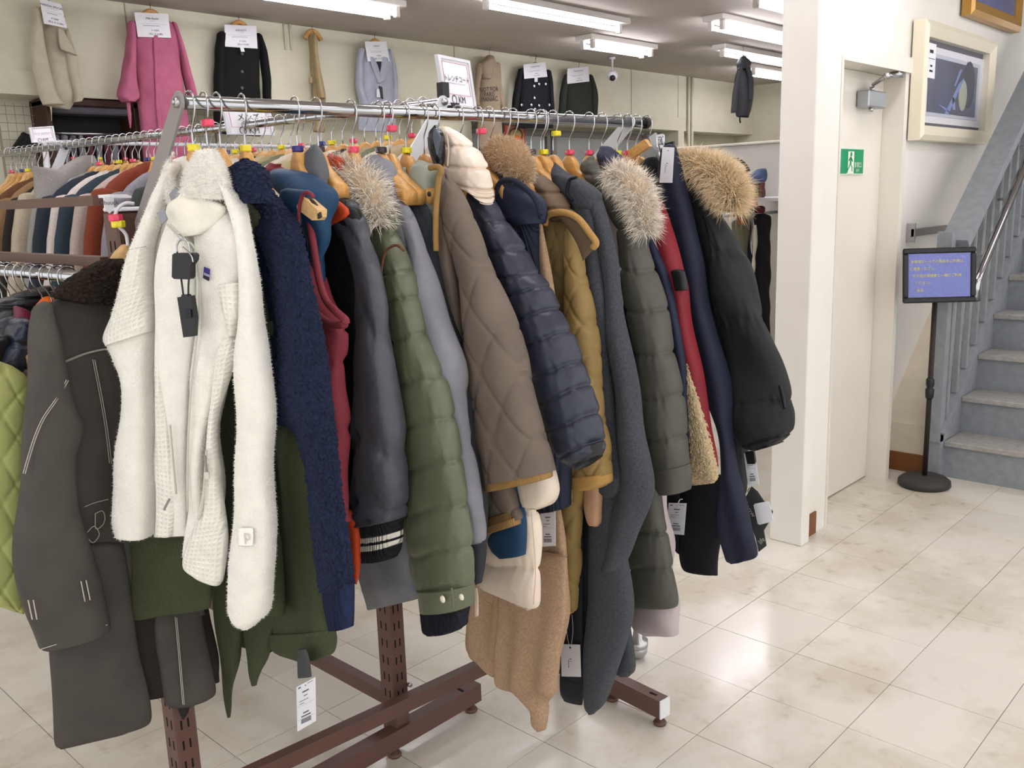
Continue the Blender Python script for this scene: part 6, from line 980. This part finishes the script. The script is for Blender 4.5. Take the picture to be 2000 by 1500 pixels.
for k in range(10):
    x = q0[0]+.03+tw*k/10; nm, hx_ = [('grey_trouser', '#5b595e'), ('pale_trouser', '#77757c'), ('wine_trouser', '#562b35')][[0, 1, 0, 1, 2, 1, 2, 1, 2, 2][k]]
    g = thing('trousers', '%s trousers hanging in the dark wall cabinet' % {'g': 'dark grey', 'p': 'pale grey', 'w': 'wine red'}[nm[0]], 'trousers', (x+tw*.035, 6.08, 1.3), 'trousers in the wall cabinet'); V, F_, uv = tube3([(x, 6.08, 1.97), (x, 6.08, 1.7), (x, 6.08, 1.3)], [(x+tw*.075, 6.08, 1.97), (x+tw*.078, 6.08, 1.7), (x+tw*.08, 6.08, 1.3)], np.array([0, 1., 0]), .06, mr=10, nc=12, comp=False, fold=.006); mob('leg', V, F_, wm(nm, hx_, 'twill'), g, True, uv)
    MB().cyl((x+tw*.037, 6.08, 1.965), (x+tw*.037, 6.08, 2.0), .004, 6).build('clip', STEEL, g, True)
PB2 = PY(6.11); g = thing('bag', 'black bag standing on a rack at the far left', 'bag', PB2.at((48, 297))); tube(g, 'body', mat('black_bag', '#131313', .8), PB2, [(40, 262, 50, 260), (34, 272, 62, 266), (26, 284, 66, 284), (14, 297, 72, 299)], .06); 
# ramen poster on the column
PS = PY(6.03); q = [PS.at(p) for p in ((986, 244), (1025, 245), (1026, 298), (988, 297))]; pz = thing('poster', 'red bordered noodle menu poster on the wall column', 'poster', sum(q)/4); x0, x1, z0, z1 = q[0][0], q[1][0], q[2][2], q[0][2]; w_, h_ = x1-x0, z1-z0
MB().box((x0, 6.03, z0), (x1, 6.036, z1)).build('sheet', mat('poster_red', '#b0403a', .6), pz)
def pe(nm, m_, cx, cz, rx, rz, y, n=18): mob(nm, [(x0+w_*cx+w_*rx*math.cos(2*math.pi*k/n), y, z0+h_*cz+h_*rz*math.sin(2*math.pi*k/n)) for k in range(n)], [list(range(n))], m_, pz, False)
MB().box((x0+w_*.10, 6.0285, z0+h_*.36), (x1-w_*.06, 6.03, z1-h_*.03)).build('photo_ground', mat('poster_tan', '#b08463', .6), pz); pe('bowl', mat('poster_brown', '#6a3d22', .6), .53, .64, .36, .28, 6.028); pe('noodles', mat('poster_noodle', '#b59a66', .6), .52, .66, .28, .2, 6.0275); pe('broth', mat('poster_orange', '#d07030', .6), .56, .55, .2, .09, 6.027)
for cx, cz in ((.38, .20), (.62, .22), (.84, .22), (.84, .08)): MB().box((x0+w_*(cx-.1), 6.028, z0+h_*(cz-.06)), (x0+w_*(cx+.08), 6.03, z0+h_*(cz+.08))).build('caption_block', WHITEC, pz)
for i, s_ in enumerate('麺類'): text(pz, s_, h_*.12, (x0+w_*(.36+.26*i), 6.0265, z0+h_*.215), (1, 0, 0), (0, 0, 1), INK)
# ================================================================== BEHIND THE WALL END: partition, accessory stand
pt = thing('partition_board', 'light grey display partition with slotted upright behind the golden fur hood', 'partition', (7, 3.5, 0)); MB().bbox((7.0, 2.3, 0), (7.03, 4.60, 1.87), .004).build('board', mat('partition_grey', '#c7c4be', .6), pt); MB().bbox((6.985, 2.3, 1.87), (7.045, 4.60, 1.89), .004).build('top_rail', mat('rail_ivory', '#d6d3c8', .4), pt)
up = onX((1374, 300), 6.98); MB().bbox((6.97, up[1]-.03, 0), (7.0, up[1]+.03, 1.88), .003).build('slotted_upright', mat('rail_ivory', '#d6d3c8', .4), pt); b = MB()
for z in np.arange(.3, 1.85, .04): b.box((6.9685, up[1]-.008, z), (6.971, up[1]+.008, z+.018))
b.build('slots', DARK, pt)['kind'] = 'stuff'
PA = PY(3.5); ac = thing('accessory_stand', 'chrome stand with white shelf carrying bags beside the white wall end', 'display stand', PA.at((1466, 700)))
q = PA.at((1466, 402)); MB().cyl((q[0], 3.5, 0), (q[0], 3.5, q[2]), .022, 14).build('post', CHROME, ac, True); MB().lathe([(.03, 0), (.034, .005), (.034, .02), (.03, .025)], (q[0], 3.5, PA.at((1466, 532))[2]), 14).build('collar', CHROME, ac, True)
MB().bbox((q[0]-.10, 3.2, q[2]+.03), (q[0]+.9, 3.65, q[2]+.06), .006).build('shelf', WHITEC, ac); MB().cyl((q[0]-.6, 3.5, q[2]-.06), (q[0]+.9, 3.5, q[2]-.06), .012, 10).build('hang_rail', CHROME, ac, True); MB().bbox((q[0]-.25, 3.2, -.0), (q[0]+.9, 3.8, .03), .006).build('base', STEEL, ac)
def abag(label, cat, m_, rows, T, Y=3.4, name='handbag', handle=None):
    P_ = PY(Y); t_ = thing(name, label, cat, P_.at((sum(rows[-1][::2])/2, rows[-1][1]))); tube(t_, 'body', m_, P_, rows, T, fold=.006)
    if handle: wire(t_, 'handle', mat('black_handle', '#1a1716', .4), P_, handle, .012, 0, n=30, nc=8)
    return t_
abag('slouchy denim blue bag on the white shelf beside the wall end', 'bag', mat('denim_blue', '#4b5f86', .8, 'twill', 1, .3), [(1476, 334, 1494, 330), (1462, 344, 1496, 342), (1456, 354, 1494, 356), (1458, 358, 1480, 360)], .08)
abag('black bag with tall round handle on the white shelf', 'bag', mat('black_leather', '#1d1815', .4), [(1446, 336, 1462, 334), (1442, 348, 1462, 348), (1442, 384, 1464, 384)], .06, 3.6, handle=[(1436, 334), (1430, 322), (1432, 313), (1440, 311), (1452, 318), (1460, 328), (1463, 334)])
abag('dark brown bag on the shelf below the denim bag', 'bag', mat('dark_brown_leather', '#3f2620', .4), [(1468, 362, 1492, 358), (1466, 372, 1494, 372), (1466, 384, 1492, 385)], .07, 3.3)
abag('yellow green pouch on the shelf beside the wall end', 'pouch', mat('olive_pouch', '#777a45', .6), [(1468, 371, 1480, 370), (1467, 380, 1481, 380), (1468, 385, 1480, 385)], .05, 3.2, 'pouch')
abag('brown leather case at the shelf end by the wall', 'case', mat('brown_leather', '#6e4438', .45), [(1485, 358, 1494, 357), (1484, 372, 1494, 372), (1484, 385, 1493, 385)], .05, 3.25, 'leather_case')
t = thing('pink_box', 'pink box beside the golden fur hood', 'box', PA.at((1458, 405))); poly(t, 'carton', mat('pink_card', '#d58f94', .6), PY(3.46), [(1446, 366), (1466, 365), (1466, 404), (1447, 407)], .12); poly(t, 'lid', mat('pink_card_lid', '#e0a5a8', .6), PY(3.46), [(1445, 363), (1467, 362), (1467, 369), (1445, 370)], .128)
abag('khaki cargo trousers hanging under the accessory shelf', 'trousers', mat('khaki_cargo', '#6b6a58', .85, 'twill', 1, .4), [(1430, 436, 1462, 434), (1432, 460, 1462, 460), (1440, 500, 1458, 500), (1446, 540, 1456, 540)], .06, 3.5, 'trousers'); abag('black trousers hanging at the wall end under the shelf', 'trousers', mat('black_trouser', '#17161a', .8), [(1474, 424, 1503, 424), (1474, 480, 1503, 480), (1474, 560, 1503, 560), (1474, 700, 1503, 700)], .06, 3.5, 'trousers'); abag('navy trousers hanging left of the chrome post', 'trousers', mat('navy_trouser', '#1d2233', .8), [(1452, 440, 1466, 440), (1446, 490, 1468, 490), (1444, 540, 1470, 540), (1444, 700, 1470, 700)], .05, 3.52, 'trousers')
abag('brown leather belt coil hanging under the shelf', 'belt', mat('belt_brown', '#7d4a2c', .5), [(1438, 426, 1462, 424), (1438, 434, 1462, 433), (1440, 440, 1460, 439)], .03, 3.42, 'belt'); abag('cream umbrella hanging right of the chrome post', 'umbrella', mat('cream_umbrella', '#cfcab8', .6), [(1473, 440, 1477, 440), (1471, 455, 1478, 456), (1470, 500, 1476, 500), (1470, 535, 1472, 535)], .03, 3.42, 'umbrella')
abag('wine red scarf folded on the hanging rail by the wall end', 'scarf', mat('wine_scarf', '#5a232b', .9), [(1474, 406, 1494, 406), (1474, 412, 1494, 412), (1476, 416, 1492, 416)], .05, 3.4, 'scarf')
# silver ball caster of another stand behind the coats
cs = thing('caster_stand', 'chrome ball caster standing on the floor behind the mauve hem', 'caster', (2.29, 1.641, 0)); MB().ball((2.275, 1.63, .032), .032, 12).build('ball', CHROME, cs, True); MB().lathe([(.022, .03), (.034, .045), (.034, .066), (.018, .07), (.014, .10)], (2.275, 1.63, 0), 16).build('socket', STEEL, cs, True); MB().cyl((2.275, 1.63, .09), (2.275, 1.63, .9), .013, 12).build('stem', CHROME, cs, True)
